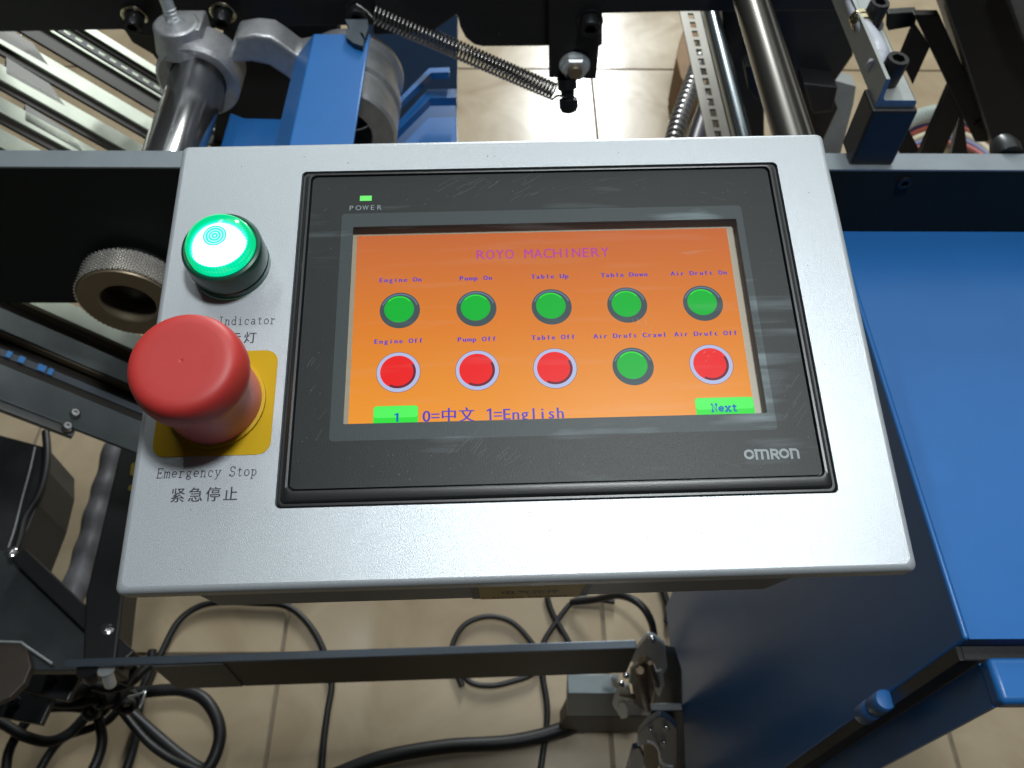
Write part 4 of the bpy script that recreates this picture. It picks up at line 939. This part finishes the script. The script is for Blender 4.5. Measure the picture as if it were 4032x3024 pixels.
# lower rails, seen under the beam (u = 300)
U = 300
lr = [('ramp_rail', 1205, 1276, PROF, 'wide pale sloping rail emerging below the beam behind the knurled knob', 0), ('ramp_rail', 1340, 1424, PLATED, 'dull grey sloping rail under the knurled knob', 0)]
for nm, a, b, m, lab, lf in lr:
    r = rail_thing(nm, lab, ramp_pt(U, a)); ramp_bar('rail_top', U, a, b, m, lf, .012, .6, .34, par=r)
    ramp_bar('rail_lip', U, b+5, b+12, mat('brownish_lip', (.11, .085, .055), .5, .3), -.003, .01, .6, .34, par=r)
    ramp_bar('rail_groove', U, b+14, b+66, PROFD, -.02, .03, .6, .34, par=r)
bb = empty('lower_belt', ramp_pt(U, 1500)); tag(bb, 'grey flat belt with four bright blue marks below the red button', 'belt')
ramp_bar('belt_band', U, 1493, 1522, mat('flat_belt', (.055, .068, .085), .45), -.004, .004, .6, .34, par=bb)
pbm_ = ramp_pt(U, 1493, -.003); w_ = ramp_pt(U, 1520, -.003)-pbm_; w_ -= RD*w_.dot(RD)
for (u0, u1, du) in ((33, 52, 1461), (80, 104, 1478), (155, 186, 1508), (196, 214, 1520)):
    # distance along the belt of these columns
    t0 = (atp(u0, 1400+u0*.42, RP, RNRM)); k0 = (atp(u0, 1493+(u0-300)*.43, RP, RNRM)-pbm_).dot(RD); k1 = (atp(u1, 1493+(u1-300)*.43, RP, RNRM)-pbm_).dot(RD)
    bm = bmesh.new(); a = pbm_+RD*k0; b = pbm_+RD*k1; prism(bm, [a, b, b+w_, a+w_], RNRM*.001); o = obj('belt_mark', bm, BMARK, None); o.parent = bb; o.matrix_parent_inverse = Matrix.Translation(-bb.location)
ramp_bar('lower_belt_groove', U, 1524, 1552, PROFD, -.006, .02, .6, .34, 'black gap strip under the flat belt with blue marks', 'strip')
pl = empty('sloping_side_plate', ramp_pt(U, 1600)); tag(pl, 'broad dull grey sloping side plate with two small screws at the left edge', 'plate')
ramp_bar('plate_face', U, 1553, 1688, PLATED, .0, .006, .6, .30, par=pl)
ramp_bar('plate_flange', U, 1692, 1724, mat('flange_grey', (.16, .165, .16), .45, .5, noise=.1), -.004, .008, .6, .0, par=pl)
for u, v in ((262, 1682), (292, 1630)):
    p = ramp_pt(u, v, .001); bm = bmesh.new(); lathe(bm, p-pl.location, RNRM, [(.0062, 0), (.0060, .003), (.004, .0052), (.0022, .0052), (.0018, .003), (0, .003)], 20, cap=False); obj('screw', bm, CHROME, pl, smooth=40)
# frame pieces below: bars, dark sheets
bm = bmesh.new(); zb = .55
q = [atz(u, v, zb) for u, v in ((478, 1745), (560, 1770), (480, 2380), (450, 2640), (322, 2640), (335, 2350))]
prism(bm, q, (0, 0, -.05)); tag(obj('black_ladder_post', bm, BLACK, bevel=.003), 'black flat machine post descending left of the panel, with yellow marks', 'post')
for (u0, v0, u1, v1) in ((517, 1820, 532, 1876), (508, 1905, 522, 1935)):
    bm = bmesh.new(); prism(bm, [atz(u, v, zb+.001) for u, v in ((u0, v0+10), (u1, v0), (u1-2, v1), (u0-4, v1-6))], (0, 0, .0006)); o = obj('yellow_paint_mark', bm, mat('yellow_mark_paint', (.35, .28, .02), .6), bpy.data.objects['black_ladder_post'])
# braided/ribbed pale hose beside it
bm = bmesh.new(); tube(bm, spline([atz(u, v, .30) for u, v in ((455, 1760), (418, 1900), (382, 2020), (345, 2160), (300, 2300), (262, 2420))], 20), .020, 14, rf=lambda t, i: 1+.07*math.sin(i*.33)); tag(obj('soft_grey_hose', bm, mat('grey_wavy_hose', (.11, .11, .12), .5, noise=.3, nscale=30), smooth=60), 'soft grey lumpy hose hanging left of the black post', 'hose')
ds = empty('dark_guard_box', atz(60, 1900, .50)); tag(ds, 'dark steel guard box at the left edge below the sloping plate', 'guard')
bm = bmesh.new(); prism(bm, [atz(u, v, .50) for u, v in ((-200, 1660), (0, 1712), (188, 1762), (186, 1850), (150, 1985), (72, 2172), (20, 2215), (-200, 2300))], (0, 0, -.10)); sub('guard_face', bm, DARKS, ds, bevel=.002)
bm = bmesh.new(); tube(bm, spline([atz(u, v, .51) for u, v in ((138, 1760), (118, 1850), (88, 1960), (58, 2080), (30, 2165))], 5), .0013, 6); sub('bright_edge_wire', bm, ZINC, ds)
bm = bmesh.new(); tube(bm, spline([atz(u, v, .50) for u, v in ((180, 1700), (186, 1790), (176, 1880), (150, 1960), (100, 2040), (80, 2120), (60, 2180))], 8), .006, 10); tag(obj('thin_black_lead', bm, RUBBER, smooth=60), 'thin black lead drooping beside the dark guard box', 'cable')
tr = empty('slanting_steel_channel', atz(100, 2300, .52)); tag(tr, 'dark slanting steel channel running down to the left end of the cross bar', 'channel')
bm = bmesh.new(); prism(bm, [atz(u, v, .52) for u, v in ((-200, 2120), (20, 2170), (62, 2190), (150, 2300), (300, 2440), (470, 2600), (470, 2640), (-200, 2640))], (0, 0, -.02)); sub('channel_web', bm, mat('dark_plated_web', (.055, .065, .070), .42, .4, noise=.25, nscale=12), tr, bevel=.002)
bm = bmesh.new(); bar(bm, atz(70, 2180, .545), atz(500, 2590, .545), .022, .03); sub('channel_rim', bm, BLACK, tr, bevel=.002)
bm = bmesh.new(); prism(bm, [atz(u, v, .536) for u, v in ((-200, 2520), (82, 2528), (105, 2545), (122, 2625), (95, 2690), (40, 2745), (-200, 2850))], (0, 0, -.012)); sub('inner_tray', bm, BROWN, tr, bevel=.0015)
bm = bmesh.new(); tube(bm, [atz(u, v, .5375) for u, v in ((-60, 2524), (84, 2529), (108, 2548), (205, 2613))], .0016, 8); sub('bright_rim', bm, ZINC, tr, smooth=60)
for u, v in ((44, 2178), (424, 2482)):
    bm = bmesh.new(); lathe(bm, atz(u, v, .548)-tr.location, (.2, .1, 1), [(.008, 0), (.008, .004), (.005, .0055), (0, .0055)], 16, cap=False); obj('screw', bm, CHROME, tr, smooth=40)

fr_ = empty('lower_left_frame', atz(200, 2660, .40)); tag(fr_, 'dark angled frame bars with bolts behind the cable tangle at the lower left', 'frame')
for (p, q, w, z) in (((-80, 2600), (300, 2690), .05, .40), ((120, 2700), (420, 2600), .03, .38), ((-80, 2740), (190, 2790), .045, .34), ((300, 2560), (520, 2660), .028, .44)):
    bm = bmesh.new(); bar(bm, atz(*p, z), atz(*q, z), w, .012); sub('frame_bar', bm, DARKS, fr_, bevel=.0015)
for u, v, z in ((60, 2640, .401), (210, 2665, .401), (250, 2655, .381), (60, 2765, .341), (430, 2620, .441)):
    bm = bmesh.new(); lathe(bm, atz(u, v, z)-fr_.location, (0, 0, 1), [(.010, 0), (.010, .002), (.0075, .003), (.0075, .009), (.004, .0095), (.004, .005), (0, .005)], 6, cap=False); obj('frame_bolt', bm, BLACKM, fr_, smooth=20)
# ================================================================== cables on the floor
def cable(name, px, r, label, z=.012, m=RUBBER, k=10, lift=None):
    P = [atz(u, v, z if lift is None else lift[i]) for i, (u, v) in enumerate(px)]
    bm = bmesh.new(); tube(bm, spline(P, k), r*.82, 10); o = obj(name, bm, m, smooth=60); tag(o, label, 'cable', 'black cables on the floor'); return o
cable('floor_cable', [(560, 2720), (640, 2560), (700, 2450), (780, 2390), (880, 2370), (1000, 2375), (1120, 2385), (1200, 2440), (1265, 2540), (1305, 2680), (1290, 2800), (1275, 2920), (1262, 3100)], .0075, 'long black cable arching under the panel and dropping to the bottom edge')
cable('floor_cable', [(1300, 3060), (1500, 2985), (1750, 2940), (1980, 2925), (2120, 2900), (2215, 2870), (2270, 2850)], .016, 'thick black cable crossing the floor at bottom centre', z=.02)
cable('floor_cable', [(1820, 2700), (1782, 2600), (1785, 2530), (1830, 2460), (1910, 2428), (1995, 2440), (2060, 2490), (2120, 2580), (2100, 2650), (2010, 2685), (1930, 2700), (1850, 2685), (1800, 2620)], .0065, 'round loop of thin black cable below the yellow sticker')
cable('floor_cable', [(2150, 2330), (2170, 2400), (2200, 2460), (2240, 2530), (2270, 2620)], .0065, 'straight cable going down right where two cables cross')
cable('floor_cable', [(2420, 2370), (2300, 2355), (2250, 2375), (2190, 2450), (2140, 2530), (2130, 2600), (2140, 2680), (2155, 2780), (2150, 2880), (2125, 3060)], .0065, 'cable crossing the straight one and running down to the bottom edge')
cable('floor_cable', [(2250, 2372), (2340, 2362), (2440, 2345), (2520, 2380), (2565, 2450), (2575, 2530), (2560, 2600)], .0085, 'cable curving right under the panel housing towards the zinc clamp', lift=[.02, .05, .10, .12, .10, .05, .02])
cable('floor_cable', [(2600, 2290), (2620, 2350), (2632, 2400), (2625, 2450)], .008, 'short cable beside the far edge of the cabinet')
# tangle on the left
cable('floor_cable', [(20, 3080), (35, 2960), (90, 2860), (150, 2800), (230, 2785), (330, 2790), (400, 2820)], .010, 'cable loop rising from the bottom left corner', z=.10)
cable('floor_cable', [(-60, 2810), (30, 2860), (100, 2900), (190, 2920), (270, 2890), (340, 2820), (400, 2760), (480, 2700), (560, 2650)], .011, 'thick cable entering at the left edge and rising through the tangle', z=.12)
cable('floor_cable', [(130, 3080), (200, 2960), (260, 2900), (350, 2870), (420, 2840), (470, 2790)], .009, 'cable from the bottom edge curling into the tangle', z=.08)
cable('floor_cable', [(340, 3080), (385, 2990), (402, 2920), (395, 2860), (380, 2800), (370, 2720)], .011, 'upright cable dropping from the tangle centre to the bottom edge', z=.09)
cable('floor_cable', [(480, 3080), (515, 2980), (540, 2880), (545, 2800), (560, 2720), (590, 2640), (600, 2560)], .010, 'cable running steeply up through the crossing of the big loop', z=.05)
cable('floor_cable', [(400, 2730), (480, 2780), (560, 2850), (640, 2920), (720, 2985), (800, 3030), (840, 2990), (866, 2900), (850, 2820), (800, 2750), (720, 2718), (640, 2718), (560, 2725), (470, 2730)], .013, 'big open loop of thick cable right of the tangle', z=.13)
cable('floor_cable', [(440, 2750), (560, 2900), (650, 2975), (740, 3020), (830, 3060)], .008, 'thinner cable following the lower side of the big loop', z=.16)
cable('floor_cable', [(150, 2640), (140, 2700), (170, 2750), (240, 2770), (330, 2765), (400, 2740)], .010, 'short cable sagging under the slanting channel', z=.25)
cable('floor_cable', [(-40, 2740), (40, 2720), (110, 2670), (140, 2620)], .011, 'cable curving up at the left edge below the brown tray', z=.25)
cable('floor_cable', [(600, 2610), (560, 2640), (520, 2680), (440, 2710), (370, 2700)], .010, 'cable hanging just under the left end of the cross bar', z=.30)
bm = bmesh.new(); tangle = atz(430, 2730, .2)
gl = empty('cable_gland_cluster', tangle); tag(gl, 'dark cluster of cable glands and fittings under the left end of the cross bar', 'fittings')
bm.free()
for i, (u, v, r, h, m) in enumerate(((335, 2700, .022, .03, BLACKM), (400, 2690, .016, .03, DARKS), (440, 2730, .024, .03, BLACK), (480, 2680, .016, .03, BLACKM), (500, 2760, .018, .03, BLACK), (385, 2780, .020, .03, DARKS))):
    bm = bmesh.new(); p = atz(u, v, .26-.01*i)-gl.location; lathe(bm, p, (random.uniform(-.5, .5), -.6, .8), [(r*.7, -h), (r*.8, -.4*h), (r, -.35*h), (r, .2*h), (r*.75, .25*h), (r*.7, .9*h), (r*.5, h), (r*.3, .8*h)], 8 if i % 2 else 20, cap=False); obj('cable_gland', bm, m, gl, smooth=30)
bm = bmesh.new(); tube(bm, [atz(u, v, .27)-gl.location for u, v in ((505, 2745), (545, 2735), (572, 2722), (560, 2765), (548, 2790))], .0022, 8); obj('zinc_clip', bm, ZINC, gl, smooth=60)
